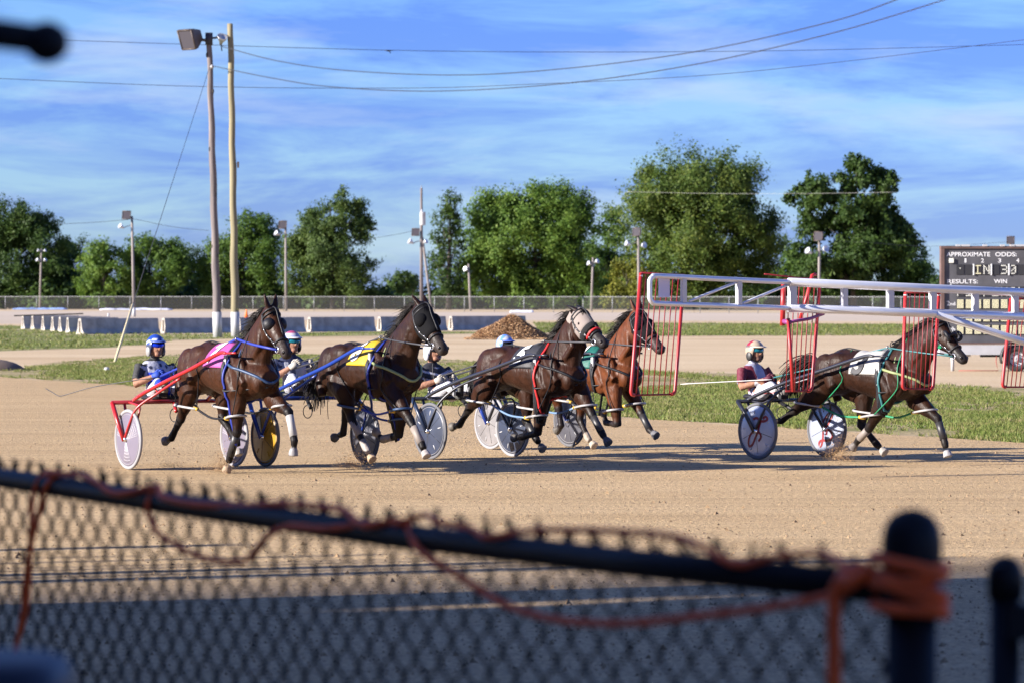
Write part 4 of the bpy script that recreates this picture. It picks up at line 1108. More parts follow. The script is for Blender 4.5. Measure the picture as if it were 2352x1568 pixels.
    MB().tube(hring(.02, 1.08, -130, 130), .012, 6).obj('crown_strap', M_leather, root)
    MB().tube(hring(.22, 1.05, 90, 270), .010, 6).obj('throat_latch', M_leather, root)
    for sg in (-1, 1):
        strap('cheek_strap', [hpnt(t, sg * -a_, 1.08) for t, a_ in ((.0, 95), (.2, 98), (.4, 100), (.6, 105), (.76, 118))], .013, M_leather)
        MB().tube(oval(hpnt(.77, sg * -118, 1.12), hd * .035, jaw * .035, 12), .007, 5, closed=True).obj('bit_ring', M_metal, root)
        for t in (.3, .42, .54, .64): MB().sphere(hpnt(t, sg * -99, 1.14), .011, 6, 5).obj('stud', M_metal, root)
    kind = hp.get('mask')
    if kind in ('hood', 'greyhood'):
        t0, t1 = (-.02, .60) if kind == 'hood' else (-.04, .44)
        mt = M('black_hood', (.006, .006, .007), .9, spec=.12, bump=.2, bscale=70) if kind == 'hood' else M('grey_hood', (.215, .178, .158), .85, bump=.2, bscale=70)
        ho = MB().loft([oval(*head_ring(t, 1.10)) for t in np.linspace(t0, t1, 8)], cap=False).obj('hood', mt, root)
        so = ho.modifiers.new('t', 'SOLIDIFY'); so.thickness = .006
        if kind == 'greyhood':
            MB().loft([oval(*head_ring(t, k)) for t, k in ((.42, 1.16), (.45, 1.26), (.50, 1.26), (.53, 1.16))], cap=False).obj('shadow_roll', M('black_fleece', (.007, .007, .008), .95, bump=.6, bscale=60), root)
            MB().tube(hring(.60, 1.12, -120, 120), .016, 6).obj('red_noseband', M_reds, root)
            nk = MB().loft([oval(B + (Tn - B) * t + npp * .03, npp * hdp, V(0, hw, 0)) for t, hdp, hw in ((.84, .168, .093), (.92, .158, .09), (1.0, .150, .088))], cap=False).obj('throat_cover', mt, root)
    if kind in ('hood', 'blinker', 'darkblinker'):
        for sg in (-1, 1):
            c = hpnt(.27, sg * -62, 1.12); o_ = unit(V(0, sg * .8, 0) - jaw * .6 - hd * .0)
            rings = []
            rad = .085 if kind == 'hood' else .075
            for q in range(6):
                a_ = q / 5 * 1.45; rings.append(oval(c + o_ * rad * .75 * math.sin(a_) - o_ * .02, hd * rad * math.cos(a_), np.cross(hd, o_) * rad * math.cos(a_), 14))
            MB().loft(rings).obj('blinker', M_leather if kind != 'hood' else MATS['black_hood'], root)
    if kind == 'murphy':
        for sg in (-1, 1):
            MB().tube(oval(hpnt(.40, sg * -45, 1.28), hd * .06, unit(V(0, sg, 0) - jaw) * .05, 14), .022, 6, closed=True).obj('eye_ring', M_leather, root)
            pts = [hpnt(.12, sg * -100, 1.03), hpnt(.36, sg * -100, 1.05), hpnt(.46, sg * -118, 1.06), hpnt(.40, sg * -140, 1.06), hpnt(.15, sg * -140, 1.03)]
            MB().add(pts, [(0, 1, 2, 3, 4)]).obj('green_cheek_patch', M_greens, root, smooth=False)
        MB().tube(hring(.40, 1.2, -50, 50), .022, 6).obj('nose_band_roll', M_leather, root)
    # hobbles: a hoop round each leg and a strap joining fore and hind on each side
    for sd, sg in (('R', -1), ('L', 1)):
        e, k_, f_, o_ = LG[sd + 'F']; st, hk_, ff_, oo_ = LG[sd + 'H']
        cf = e * .45 + k_ * .55; chh = st * .5 + hk_ * .5
        dv = unit(V(cf[0] - chh[0], 0, cf[2] - chh[2])); y = sg * .145
        df, dh = -dv, dv
        def hoop(c, dirn, ln, rr):
            dn = unit(V(dirn[0], 0, -.12)); out = []
            for q in range(22):
                a_ = 2 * math.pi * q / 22; l = math.cos(a_); w = math.sin(a_)
                xx = rr * l if l < 0 else ln * l
                out.append(V(c[0], y, c[2]) + dn * xx + V(0, w * rr * (1 - .55 * max(0, l)), 0))
            return out, V(c[0], y, c[2]) + dn * ln
        hf_, tf_ = hoop(cf, df, .26, .105); hh_, th_ = hoop(chh, dh, .30, .125)
        MB().tube(hf_, .015, 6, closed=True).obj('hobble_hoop', hp['hoop'], root); MB().tube(hh_, .015, 6, closed=True).obj('hobble_hoop', hp['hoop'], root)
        for t_, d_ in ((tf_, df), (th_, dh)):
            MB().tube([t_ - d_ * .07, t_ + d_ * .03], .022, 6).obj('hobble_clip', M_clip, root)
        mid = (tf_ + th_) / 2 + V(0, 0, -.05); strap('hobble_strap', [th_, mid, tf_], .014, hp['hobstrap'])
        xk = Cp[0] + .25 * d
        strap('hobble_hanger', [cast((xk, sg * .04, 3), (0, 0, -1), .012), side(xk + .02, 1.25 * s, sg), side(xk + .02, 1.08 * s, sg), th_], .007, hp['hanger'])
        strap('hobble_hanger', [cast((W[0] + .40, sg * .05, 3), (0, 0, -1), .012), side(W[0] + .42, 1.3 * s, sg), side(W[0] + .46, 1.1 * s, sg), side(W[0] + .38, .95 * s, sg), cf + V(.05, sg * .1, 0)], .007, hp['hanger'])
        # reins
        bit = hpnt(.77, sg * -118, 1.14); hand = L2(hp['hand'][:2]) + V(0, sg * .10, 0)
        ter = V(W[0] + .1, sg * .09, W[2] + .015)
        sag = (hand + ter) / 2 + V(0, 0, -.015)
        strap('rein', [hand, sag, ter + (hand - ter) * .06, ter, ter + (bit - ter) * .06, (ter + bit) / 2 + V(0, sg * .05, .0), bit], hp.get('reinr', .011), hp['rein'], k=2)
    strap('check_rein', [V(W[0] + .09, 0, W[2] + .06), cast((W[0] + .5, 0, 3), (0, 0, -1), .03), hpnt(.0, 0, 1.15), hpnt(.3, 0, 1.1), hpnt(.6, 0, 1.1)], .009, M_leather)
    # boots
    for nm, (mt, t0, t1) in hp.get('boots', {}).items():
        e, k_, f_, o_ = LG[nm]; c0, c1 = k_ + (f_ - k_) * t0, k_ + (f_ - k_) * t1
        MB().loft(limb([(*c0, .050, .047), (*(c0 * .6 + c1 * .4), .047, .044), (*c1, .051, .047)]), cap=True).obj('leg_boot', mt, root)
    return root

# ------------------------------------------------------------------ sulkies
M_tyre = M('tyre', (.10, .10, .11), .8)
M_tyre_l = M('tyre_pale', (.24, .235, .245), .75)
def wheel(root, y, out, disc, tyre, deco=None, c=V(0, 0, .36)):
    c = V(c[0], y, c[2])
    rings = []
    for i in range(48):
        a = 2 * math.pi * i / 48; e = V(math.cos(a), 0, math.sin(a)); rings.append(oval(c + e * .338, e * .022, V(0, .02, 0), 8))
    w = MB().loft(rings, closed=True).obj('wheel', tyre, root)
    MB().lathe([(.012, .036), (.05, .034), (.19, .022), (.300, .012), (.318, .008), (.318, -.008), (.300, -.012), (.19, -.022), (.05, -.034), (.012, -.036)], c, (0, 1, 0), 48).obj('disc', disc, w)
    MB().lathe([(.01, -.07), (.028, -.065), (.03, .065), (.01, .07)], c, (0, 1, 0), 12).obj('hub', M_metal, w)
    for sg in (-1, 1):
        MB().tube(oval(c + V(0, sg * .0125, 0), V(.300, 0, 0), V(0, 0, .300), 40), .003, 4, closed=True).obj('rim_line', M_hoop, w)
        if deco: deco(w, c, sg)
    return w
def face_y(r): return np.interp(r, [.012, .05, .19, .30, .318], [.036, .034, .022, .012, .008])
def deco_web(w, c, sg):
    mb = MB()
    for s3 in range(3):
        a0 = math.radians(-90 + 120 * s3)
        for q in np.linspace(-.34, .34, 7):
            mb.tube([c + V(r * math.cos(a0 + q), sg * (face_y(r) + .001), r * math.sin(a0 + q)) for r in (.03, .15, .28)], .0035, 4)
        for r in (.10, .14, .18, .22, .26):
            mb.tube([c + V((r - .012 * (1 - (i % 2))) * math.cos(a0 + q), sg * (face_y(r) + .001), (r - .012 * (1 - (i % 2))) * math.sin(a0 + q)) for i, q in enumerate(np.linspace(-.34, .34, 13))], .0032, 4)
    mb.obj('web_print', M('web_white', (.40, .38, .42), .5), w)
def deco_slots(n, mat, r0=.20, r1=.26, ph=.2):
    def f(w, c, sg):
        for i in range(n):
            a = ph + 2 * math.pi * i / n
            MB().tube([c + V(r * math.cos(a), sg * (face_y(r) + .001), r * math.sin(a)) for r in (r0, r1)], .007, 5).obj('reflector_strip', mat, w)
        for i in range(n):
            a = ph + .5 + 2 * math.pi * i / n
            MB().tube([c + V(r * math.cos(a), sg * (face_y(r) + .0005), r * math.sin(a)) for r in (.05, .28)], .003, 4).obj('seam', M_black, w)
    return f
def deco_script(strokes, u0, v0, su, sv, mat):
    def f(w, c, sg):
        deco_slots(5, M_whitep, .22, .26, .5)(w, c, sg)
        for st in strokes:
            pts = []
            for (x, y) in st:
                uu, vv = (x - u0) / su * .36, -(y - v0) / sv * .36; r = math.hypot(uu, vv); pts.append(c + V(uu, sg * (face_y(min(r, .3)) + .002), vv))
            mb = MB(); P = smooth_path(pts, 5)
            for p, q in zip(P[:-1], P[1:]):
                t_ = unit(q - p); nn = unit(np.cross(t_, V(0, 1, 0))) * .016
                mb.add([p - nn - t_ * .004, p + nn - t_ * .004, q + nn + t_ * .004, q - nn + t_ * .004], [(0, 1, 2, 3)])
            mb.obj('script_emblem', mat, w, smooth=False)
    return f

def sulky(sp):
    S = sp['S']; a = math.radians(sp['head'])
    root = empty('sulky', (S[0], S[1], .006), a - math.pi / 2); tag(root, sp['label'], 'sulky', 'two-wheeled racing sulkies')
    hw = sp['track'] / 2; zb = sp['zb']; fm = sp['frame']
    wheel(root, -hw, -1, sp['discR'], sp['tyreR'], sp.get('decoR')); wheel(root, hw, 1, sp['discL'], sp['tyreL'], sp.get('decoL'))
    MB().tube([V(-.30, -hw - .075, zb), V(-.30, hw + .075, zb)], .026, 10).obj('beam', sp.get('beam', fm), root)
    for sg in (-1, 1):
        MB().tube([V(-.30, sg * (hw + .07), zb), V(-.16, sg * (hw + .068), .58), V(0, sg * (hw + .062), .345)], [.027, .027, .023], 10).obj('fork', sp.get('fork', fm), root)
        MB().tube([V(-.30, sg * (hw - .09), zb), V(-.2, sg * (hw - .07), .62), V(0, sg * (hw - .055), .36)], .018, 8).obj('fork', sp.get('fork', fm), root)
        MB().tube(smooth_path([V(0, sg * (hw + .05), .37), V(.10, sg * (hw + .03), .56), V(.20, sg * (hw - .02), .74), V(.42, sg * .52, .92), V(.80, sg * .42, sp['zs'][0] * .45 + sp['zs'][1] * .55 - .03)], 5), .016, 8).obj('stay', fm, root)
        MB().tube(smooth_path([V(-.02, sg * (hw - .05), .36), V(.12, sg * (hw - .06), .60), V(.12, sg * (hw - .09), .74), V(-.05, sg * (hw - .12), zb - .02), V(-.28, sg * (hw - .14), zb)], 5), .013, 8).obj('arch', fm, root)
        zs = sp['zs']
        shp = smooth_path([V(-.33, sg * .50, zb), V(-.12, sg * .48, zb + .09), V(.35, sg * .43, zs[0]), V(1.0, sg * .385, zs[1]), V(1.62, sg * .345, zs[2] - .01), V(1.80, sg * .335, zs[2])], 6)
        MB().tube(shp, [.0235] * (len(shp) - 6) + [.023, .022, .021, .020, .018, .015], 10).obj('shaft', fm, root)
        MB().tube([V(1.80, sg * .335, zs[2]), V(2.02, sg * .32, zs[2] + .005)], .013, 6).obj('shaft_tip', sp.get('tip', fm), root)
        MB().box(V(.21, sg * .36, .83 + sp['dz']), (.05, .12, .05)).obj('stirrup', M_leather, root, smooth=False)
        MB().tube([V(.21, sg * .40, .84 + sp['dz']), V(.15, sg * .44, zs[0] - .06)], .012, 6).obj('stirrup_arm', fm, root)
        MB().tube([V(-.30, sg * .28, zb), V(-.42, sg * .18, zb + .02), V(-.6, sg * .1, zb + .02)], .016, 8).obj('seat_stay', fm, root)
    # seat
    rings = []
    for z_, k in ((zb + .01, .85), (zb + .03, 1), (zb + .06, 1), (zb + .075, .85)):
        rings.append([V(-.56 + .21 * k * math.copysign(abs(math.cos(t)) ** .5, math.cos(t)), .21 * k * math.copysign(abs(math.sin(t)) ** .5, math.sin(t)), z_) for t in np.linspace(0, 2 * math.pi, 24, endpoint=False)])
    MB().loft(rings).obj('seat', M_leather, root)
    MB().tube([V(-.30, .05, zb - .02), V(.15, -.15, zb - .10)], .024, 8).obj('foot_bar', sp.get('bar', M_leather), root)
    MB().tube(oval((-.2, 0, zb - .16), V(.06, .03, 0), V(0, 0, .08), 14), .006, 5, closed=True).obj('hanging_strap', M_leather, root)
    return root

# ------------------------------------------------------------------ drivers
M_cloth = M('driver_clothing', (.5, .5, .5), .7, var=.06, vscale=20, bump=.5, bscale=22, attr='coat')
M_helm = M('helmet_paint', (.5, .5, .5), .25, attr='coat', spec=.5)
SKIN = (.27, .128, .076)
def driver(dp):
    S = dp['S']; a = math.radians(dp['head']); h = V(math.sin(a), -math.cos(a), 0)
    dx, dz, ln = dp.get('dx', 0), dp.get('dz', 0), dp.get('lean', 0)
    root = empty('person', (S[0] - h[0] * .55, S[1] - h[1] * .55, .006), a - math.pi / 2); tag(root, dp['label'], 'person', 'sulky drivers')
    def q(x, y, z):
        return V(x + .55 + dx - ln * max(0, z - .88) / .5, y, z + dz)
    lofts = []
    tors = [(-.57, .83, .16, .12), (-.60, .90, .175, .135), (-.64, .99, .155, .115), (-.69, 1.10, .185, .125), (-.725, 1.19, .195, .115), (-.74, 1.25, .14, .085), (-.745, 1.285, .07, .065)]
    lofts.append(([oval(q(x, 0, z), V(hd_, 0, 0), V(0, hw, 0)) for x, z, hw, hd_ in tors], dp['shirt'], 'torso'))
    lofts.append((limb([(*q(-.745, 0, 1.25), .06, .06), (*q(-.73, 0, 1.31), .058, .057), (*q(-.715, 0, 1.37), .056, .055)]), dp.get('neck', SKIN), 'neck'))
    lofts.append((ball(q(-.695, 0, 1.425), (.098, .076, .122), 14, 12), SKIN, 'head'))
    lofts.append((ball(q(-.640, 0, 1.345), (.042, .045, .035)), SKIN, 'head'))
    lofts.append((ball(q(-.592, 0, 1.412), (.020, .015, .024)), SKIN, 'head'))
    hx, hz = dp.get('hx', 0), dp.get('hz', 0)
    HANDS = {}
    for sg in (-1, 1):
        sh, el, wr = q(-.735, sg * .195, 1.205), q(-.63, sg * .31, .985), q(-.44 + hx, sg * .15, 1.085 + hz)
        lofts.append((limb([(*sh, .072, .068), (*(sh * .6 + el * .4), .066, .062), (*(sh * .22 + el * .78), .062, .058)]), dp['sleeve'], 'sleeve'))
        lofts.append((limb([(*(sh * .14 + el * .86), .046, .044), (*el, .047, .045), (*(el * .6 + wr * .4), .044, .043), (*(el * .15 + wr * .85), .032, .031), (*(wr + unit(wr - el) * .02), .030, .030)]), dp.get('arm', SKIN), 'arm'))
        hp_, kn, an = q(-.54, sg * .10, .885), q(-.14 - dx, sg * .245, 1.005), q(.15 - dx, sg * .325, .90)
        if ln: hp_, kn, an = [p + V(ln * 0, 0, 0) for p in (hp_, kn, an)]
        lofts.append((limb([(*hp_, .105, .10), (*(hp_ * .6 + kn * .4), .092, .09), (*(hp_ * .2 + kn * .8), .074, .072), (*kn, .070, .068), (*(kn * .6 + an * .4), .064, .062), (*(kn * .1 + an * .9), .050, .048)]), dp['pants'], 'pants'))
        f0, f1 = an + V(.03, 0, -.05), an + V(.10, sg * .01, .14)
        lofts.append((limb([(*(an + V(-.05, 0, .03)), .052, .05), (*an, .054, .05), (*(an + V(.03, 0, 0)), .058, .05)]), dp['boot'], 'boot'))
        lofts.append((limb([(*f0, .035, .042), (*(f0 * .5 + f1 * .5), .036, .047), (*f1, .022, .036)]), dp['boot'], 'boot'))
        HANDS[sg] = (wr, unit(wr - el))
    o = q(0, 0, 0)
    def cf(co, part, c):
        return dp['paint'](co[0] - o[0], co[1], co[2] - o[2], part, c)
    me = grow('body', lofts, .0115, 2, cf)
    link('body', me, M_cloth, root)
    for sg in (-1, 1):
        wr, d_ = HANDS[sg]; mb = MB(); mb.loft(limb([(*(wr - d_ * .02), .033, .033), (*(wr + d_ * .03), .042, .030), (*(wr + d_ * .085), .043, .026)]))
        side = unit(np.cross(d_, V(0, 0, 1))); upv = np.cross(side, d_)
        for k in range(4):
            b0 = wr + d_ * .08 + upv * (.032 - .0215 * k); L_ = (.036, .042, .040, .030)[k]
            p1 = b0 + d_ * L_ - side * sg * 0; inn = V(0, -sg, 0)
            p2 = p1 + inn * .030 - d_ * .004; p3 = p2 - d_ * .032
            mb.tube([b0, p1, p2, p3], [.0115, .011, .010, .009], 7)
        t0 = wr + d_ * .03 + upv * .035; mb.tube([t0, t0 + d_ * .03 + upv * .02 + V(0, -sg * .012, 0), t0 + d_ * .062 + upv * .012 + V(0, -sg * .028, 0)], [.014, .012, .009], 7)
        mb.obj('glove', dp['glove'], root)
    # helmet
    hc = q(-.705, 0, 1.445); rings = []; cols = []
    for i in range(12):
        e = math.radians(-30 + 118 * i / 11); ring = []
        for j in range(28):
            t = 2 * math.pi * j / 28; x, y = math.cos(t), math.sin(t)
            ee = max(e, math.radians(22)) if (x > .55 and e < math.radians(22)) else e
            ring.append(hc + V(.137 * math.cos(ee) * x, .112 * math.cos(ee) * y, .135 * math.sin(ee)))
        rings.append(ring)
    mb = MB().loft(rings, cap=False); mb.add(rings[-1], [tuple(range(28))])
    me = mb.mesh('helmet'); ca = me.color_attributes.new('coat', 'FLOAT_COLOR', 'POINT'); bf = np.ones((len(me.vertices), 4), np.float32)
    for i, v in enumerate(me.vertices): bf[i, :3] = dp['helmet']((v.co[0] - hc[0]), v.co[1], v.co[2] - hc[2])
    ca.data.foreach_set('color', bf.ravel())
    ho = link('helmet', me, M_helm, root); so = ho.modifiers.new('t', 'SOLIDIFY'); so.thickness = .008
    br = MB(); A, Bq = [], []
    for j in range(13):
        t = math.radians(-68 + 136 * j / 12); A.append(hc + V(.134 * math.cos(t), .108 * math.sin(t), .052)); Bq.append(hc + V(.134 * math.cos(t) + .058 * math.cos(t) ** 1.3, .112 * math.sin(t), .040))
    br.add(A + Bq + [p + V(0, 0, .009) for p in A] + [p + V(0, 0, .007) for p in Bq], [(j, j + 1, 13 + j + 1, 13 + j) for j in range(12)] + [(26 + j + 1, 26 + j, 39 + j, 39 + j + 1) for j in range(12)] + [(13 + j, 13 + j + 1, 39 + j + 1, 39 + j) for j in range(12)])
    br.obj('visor', dp['visor'], ho)
    for sg in (-1, 1):
        MB().sphere(hc + V(.0, sg * .098, -.065), (.055, .024, .065), 12, 8).obj('ear_cover', dp['ear'], ho)
        MB().tube([hc + V(.02, sg * .095, -.10), hc + V(.06, sg * .05, -.135), hc + V(.075, 0, -.142)], .008, 5).obj('chin_strap', M_leather, ho)
    gl = MB(); A, Bq = [], []
    for j in range(15):
        t = math.radians(-78 + 156 * j / 14); A.append(hc + V(.012 + .106 * math.cos(t), .090 * math.sin(t), .028)); Bq.append(hc + V(.012 + .110 * math.cos(t), .090 * math.sin(t), -.022 + .012 * abs(math.sin(t))))
    gl.add(A + Bq, [(j, 15 + j, 15 + j + 1, j + 1) for j in range(14)]); go = gl.obj('goggles', dp['goggle'], root); so = go.modifiers.new('t', 'SOLIDIFY'); so.thickness = .006
    return root

def whip(label, S, head, pts, mat, r=.006):
    a = math.radians(head); root = MB().tube(smooth_path([V(*p) for p in pts], 6), [r] * (6 * (len(pts) - 1)) + [r * .6], 5).obj('whip', mat)
    root.location = (S[0], S[1], .006); root.rotation_euler = (0, 0, a - math.pi / 2)
    return tag(root, label, 'whip', 'drivers whips')

# ------------------------------------------------------------------ the five teams
POS = dict(t7=((-3.95, 44.26), 31.7), t6=((-2.39, 45.0), 31.7), t5=((-.51, 46.99), 36.5), t4=((.25, 50.08), 36.5), t3=((3.56, 46.93), 39.0))
BAY_D = (.032, .0108, .0044); BAY_B = (.088, .026, .0082); BROWN = (.020, .0076, .0038)
BLK = (.010, .008, .008)
DUST = (.26, .22, .18)
M_boot_w = M('white_boot', (.32, .31, .30), .6); M_boot_k = M('dark_boot', (.022, .021, .023), .45); M_boot_g = M('grey_boot', (.20, .17, .15), .6)
M_rein_k = M('dark_rein', (.03, .03, .035), .5); M_rein_t = M('teal_rein', (.03, .14, .15), .5)
TAIL = lambda t: [t, (t[0] - .14, t[1] - .05), (t[0] - .20, t[1] - .30), (t[0] - .16, t[1] - .58)]
horse(dict(S=POS['t7'][0], head=POS['t7'][1], label='dark bay horse wearing a pink saddle pad, leftmost and nearest', seed=1, num='7', pad=('pink', (.30, .055, .22), (.62, .60, .62)),
    tailb=(.26, 1.34), croup=(.70, 1.52), withers=(1.50, 1.54), poll=(2.33, 1.92), nose=(2.72, 1.40), chest=.08, coat=BAY_D, dark=BLK, muzzle=(.030, .022, .020),
    RF=[(1.72, .90), (1.69, .48), (1.49, .19), (1.42, .06)], LF=[(2.06, .88), (2.45, .73), (2.60, .41), (2.58, .29)], RH=[(.53, .93), (.23, .60), (-.02, .36), (-.15, .33)], LH=[(.80, .90), (.80, .62), (1.17, .36), (1.21, .24)],
    hoof=dict(RF=(.30, .22, .15), LH=(.30, .27, .24), LF=(.26, .25, .25), RH=(.16, .15, .15)), tail=TAIL((.26, 1.34)), mask='blinker', trim=M_blues, collar=M_navys, hoop=M_hoop, hobstrap=M_leather, hanger=M_leather, rein=M_blues, reinr=.016, hand=(-.42, 1.08), boots=dict(LF=(M_boot_w, .12, .85), RF=(M_boot_k, .1, .9))))
horse(dict(S=POS['t6'][0], head=POS['t6'][1], label='dark bay horse with a yellow saddle pad and black hood, second from left', seed=2, num='6', pad=('yellow', (.38, .255, .008), (.62, .62, .60)),
    tailb=(.40, 1.31), croup=(.83, 1.50), withers=(1.66, 1.55), poll=(2.63, 1.97), nose=(3.12, 1.45), coat=BROWN, dark=BLK, muzzle=(.026, .020, .018), earf=-.05,
    RF=[(2.16, .90), (2.53, .62), (2.78, .35), (2.86, .25)], LF=[(1.88, .84), (1.79, .42), (1.42, .36), (1.29, .43)], RH=[(1.02, .92), (1.13, .60), (1.47, .27), (1.60, .16)], LH=[(.66, .92), (.52, .66), (.46, .40), (.27, .35)],
    hoof=dict(RF=(.30, .27, .25), RH=(.34, .25, .17), LF=(.20, .18, .16)), sock=dict(RH=(.28, .25, .23)), tail=[(.40, 1.31), (.27, 1.27), (.12, 1.10), (.04, .92), (.0, .80)], mask='hood', trim=M_blues, collar=M_olive, hoop=M_navys, hobstrap=M_blues, hanger=M_leather, rein=M_rein_k, hand=(-.42, 1.16), boots=dict(RF=(M_boot_g, .3, .95), LF=(M_boot_g, .35, .95), RH=(M_boot_g, .1, .6))))
horse(dict(S=POS['t5'][0], head=POS['t5'][1], label='dark brown horse with black saddle pad and pale grey hood', seed=3, num='5', pad=('black', (.020, .020, .024), (.60, .60, .60)),
    tailb=(.33, 1.25), croup=(.72, 1.44), withers=(1.56, 1.48), poll=(2.28, 1.90), nose=(2.80, 1.50), coat=(.026, .0090, .0043), dark=BLK, muzzle=(.022, .018, .018), earf=-.25, earc=(.012, .010, .010),
    RF=[(1.66, .84), (1.57, .37), (1.23, .31), (1.10, .30)], LF=[(2.10, .86), (2.33, .60), (2.54, .38), (2.63, .30)], RH=[(.47, .86), (.12, .63), (-.09, .42), (-.22, .40)], LH=[(.98, .84), (.98, .50), (1.19, .28), (1.30, .18)],
    hoof=dict(LH=(.16, .15, .15), LF=(.09, .09, .10)), tail=TAIL((.33, 1.25)), mask='greyhood', trim=M_reds, collar=M_leather, hoop=M_hoop, hobstrap=M_hoopb, hanger=M_leather, rein=M_rein_k, hand=(-.62, 1.02), boots=dict(LH=(M_boot_k, .2, .95), LF=(M_boot_k, .05, .9))))
horse(dict(S=POS['t4'][0], head=POS['t4'][1], label='reddish bay horse with green saddle pad behind the leftmost red screen', seed=4, num='4', pad=('green', (.003, .085, .066), (.60, .60, .60)),
    tailb=(.38, 1.22), croup=(.78, 1.40), withers=(1.60, 1.42), poll=(2.39, 1.87), nose=(2.88, 1.38), coat=BAY_B, dark=(.014, .010, .010), muzzle=(.030, .020, .018), earf=.3, earc=(.08, .03, .014),
    RF=[(2.00, .80), (2.08, .38), (1.82, .40), (1.77, .51)], LF=[(2.02, .80), (2.24, .52), (2.43, .31), (2.53, .26)], RH=[(.76, .82), (.80, .56), (.86, .33), (.78, .28)], LH=[(.96, .80), (.92, .42), (1.10, .17), (1.21, .09)],
    hoof=dict(LH=(.36, .30, .24), LF=(.12, .12, .13)), sock=dict(LH=(.26, .22, .18)), tail=TAIL((.38, 1.22)), mask='hood', trim=M_leather, collar=M_leather, hoop=M_hoop, hobstrap=M_leather, hanger=M_leather, rein=M_rein_k, hand=(-.42, 1.04), boots=dict(LF=(M_boot_k, .05, .95))))
horse(dict(S=POS['t3'][0], head=POS['t3'][1], label='dark brown horse with white saddle pad and green harness, rightmost', seed=5, num='3', numa=58, numx=.05, pad=('white', (.34, .33, .31), (.015, .015, .02)),
    tailb=(.51, 1.19), croup=(.93, 1.40), withers=(1.69, 1.405), poll=(2.64, 1.76), nose=(3.06, 1.30), coat=BROWN, dark=(.012, .009, .008), muzzle=(.018, .015, .015), earf=-.6, manel=.8,
    RF=[(1.80, .80), (1.51, .42), (1.32, .28), (1.24, .20)], LF=[(2.06, .78), (2.43, .56), (2.56, .27), (2.60, .15)], RH=[(.56, .82), (.17, .61), (-.07, .48), (-.20, .46)], LH=[(1.14, .80), (1.11, .45), (1.38, .22), (1.49, .14)],
    hoof=dict(RF=(.14, .12, .11), LH=(.28, .265, .25), LF=(.27, .26, .26)), tail=[(.51, 1.19), (.34, 1.24), (.14, 1.13), (.0, .95), (-.04, .78)], mask='murphy', trim=M_rein_t, collar=M_olive, hoop=M_hoop, hobstrap=M_greens, hanger=M_greens, rein=M_rein_t, reinr=.009, hand=(-.26, 1.02), boots=dict(LF=(M_boot_k, .15, .85), RF=(M_boot_g, .1, .9))))

def fmat(nm, c, **kw): return M(nm, c, kw.get('rough', .35), kw.get('metal', 0), coat=kw.get('coat', .3), var=.05, vscale=12)
M_fred = fmat('frame_red', (.34, .010, .011)); M_fblue = fmat('frame_blue', (.006, .030, .21)); M_fblack = fmat('frame_black', (.014, .015, .022)); M_fnavy = fmat('frame_navy', (.012, .022, .05)); M_fmaroon = fmat('beam_maroon', (.22, .012, .016))
D_lilac = M('disc_lilac', (.135, .118, .155), .4, var=.06, vscale=4); D_yellow = M('disc_yellow', (.34, .185, .008), .4, var=.18, vscale=5); D_grey = M('disc_grey', (.055, .055, .068), .4, var=.25, vscale=5); D_navy = M('disc_navy', (.022, .030, .055), .35, var=.25, vscale=5)
D_smoke = M('disc_smoke', (.16, .15, .15), .4, var=.2, vscale=5); D_white = M('disc_white', (.38, .42, .53), .25, .4, var=.05, vscale=4); M_emblem = M('emblem_red', (.20, .012, .014), .5)
sulky(dict(S=POS['t7'][0], head=POS['t7'][1], label='red framed sulky with lilac spider web wheel discs, leftmost', track=1.41, zb=.79, dz=.06, zs=(1.03, 1.205, 1.40), frame=M_fred, beam=M_fmaroon, bar=M_fred, discR=D_lilac, discL=D_lilac, tyreR=M_tyre_l, tyreL=M_tyre_l, decoR=deco_web, decoL=deco_web))
sulky(dict(S=POS['t6'][0], head=POS['t6'][1], label='blue framed sulky with one yellow wheel disc', track=1.38, zb=.81, dz=.05, zs=(1.05, 1.23, 1.44), frame=M_fblue, discR=D_yellow, discL=D_grey, tyreR=M_tyre, tyreL=M_tyre, decoR=deco_slots(5, D_yellow), decoL=deco_slots(6, M_whitep)))
sulky(dict(S=POS['t5'][0], head=POS['t5'][1], label='black framed sulky with dark navy discs behind the black-padded horse', track=1.29, zb=.76, dz=0, zs=(1.00, 1.16, 1.33), frame=M_fblack, fork=M_fnavy, discR=D_navy, discL=D_navy, tyreR=M_tyre, tyreL=M_tyre_l, decoR=deco_slots(5, M_whitep), decoL=deco_slots(6, M_whitep)))
sulky(dict(S=POS['t4'][0], head=POS['t4'][1], label='sulky with blue forks and pale tyre, mostly hidden in the middle', track=1.34, zb=.74, dz=-.02, zs=(.99, 1.15, 1.30), frame=M_fblack, fork=M_fblue, discR=D_smoke, discL=D_grey, tyreR=M_tyre_l, tyreL=M_tyre, decoR=deco_slots(6, M_whitep), decoL=deco_slots(6, M_whitep)))
st1 = [[(262, 1045), (300, 1030), (340, 1062), (390, 1062), (418, 1035), (395, 1012), (372, 1035)], [(345, 1060), (330, 1130), (318, 1185), (290, 1250), (250, 1330), (213, 1355), (203, 1300), (235, 1215), (290, 1188), (338, 1200), (350, 1245), (322, 1290)]]
st2 = [[(1240, 1110), (1290, 1020), (1335, 985), (1330, 1050), (1290, 1150), (1250, 1200), (1240, 1290), (1222, 1370), (1200, 1392), (1194, 1350), (1230, 1322), (1300, 1320), (1342, 1270), (1322, 1212), (1292, 1200), (1280, 1255)]]
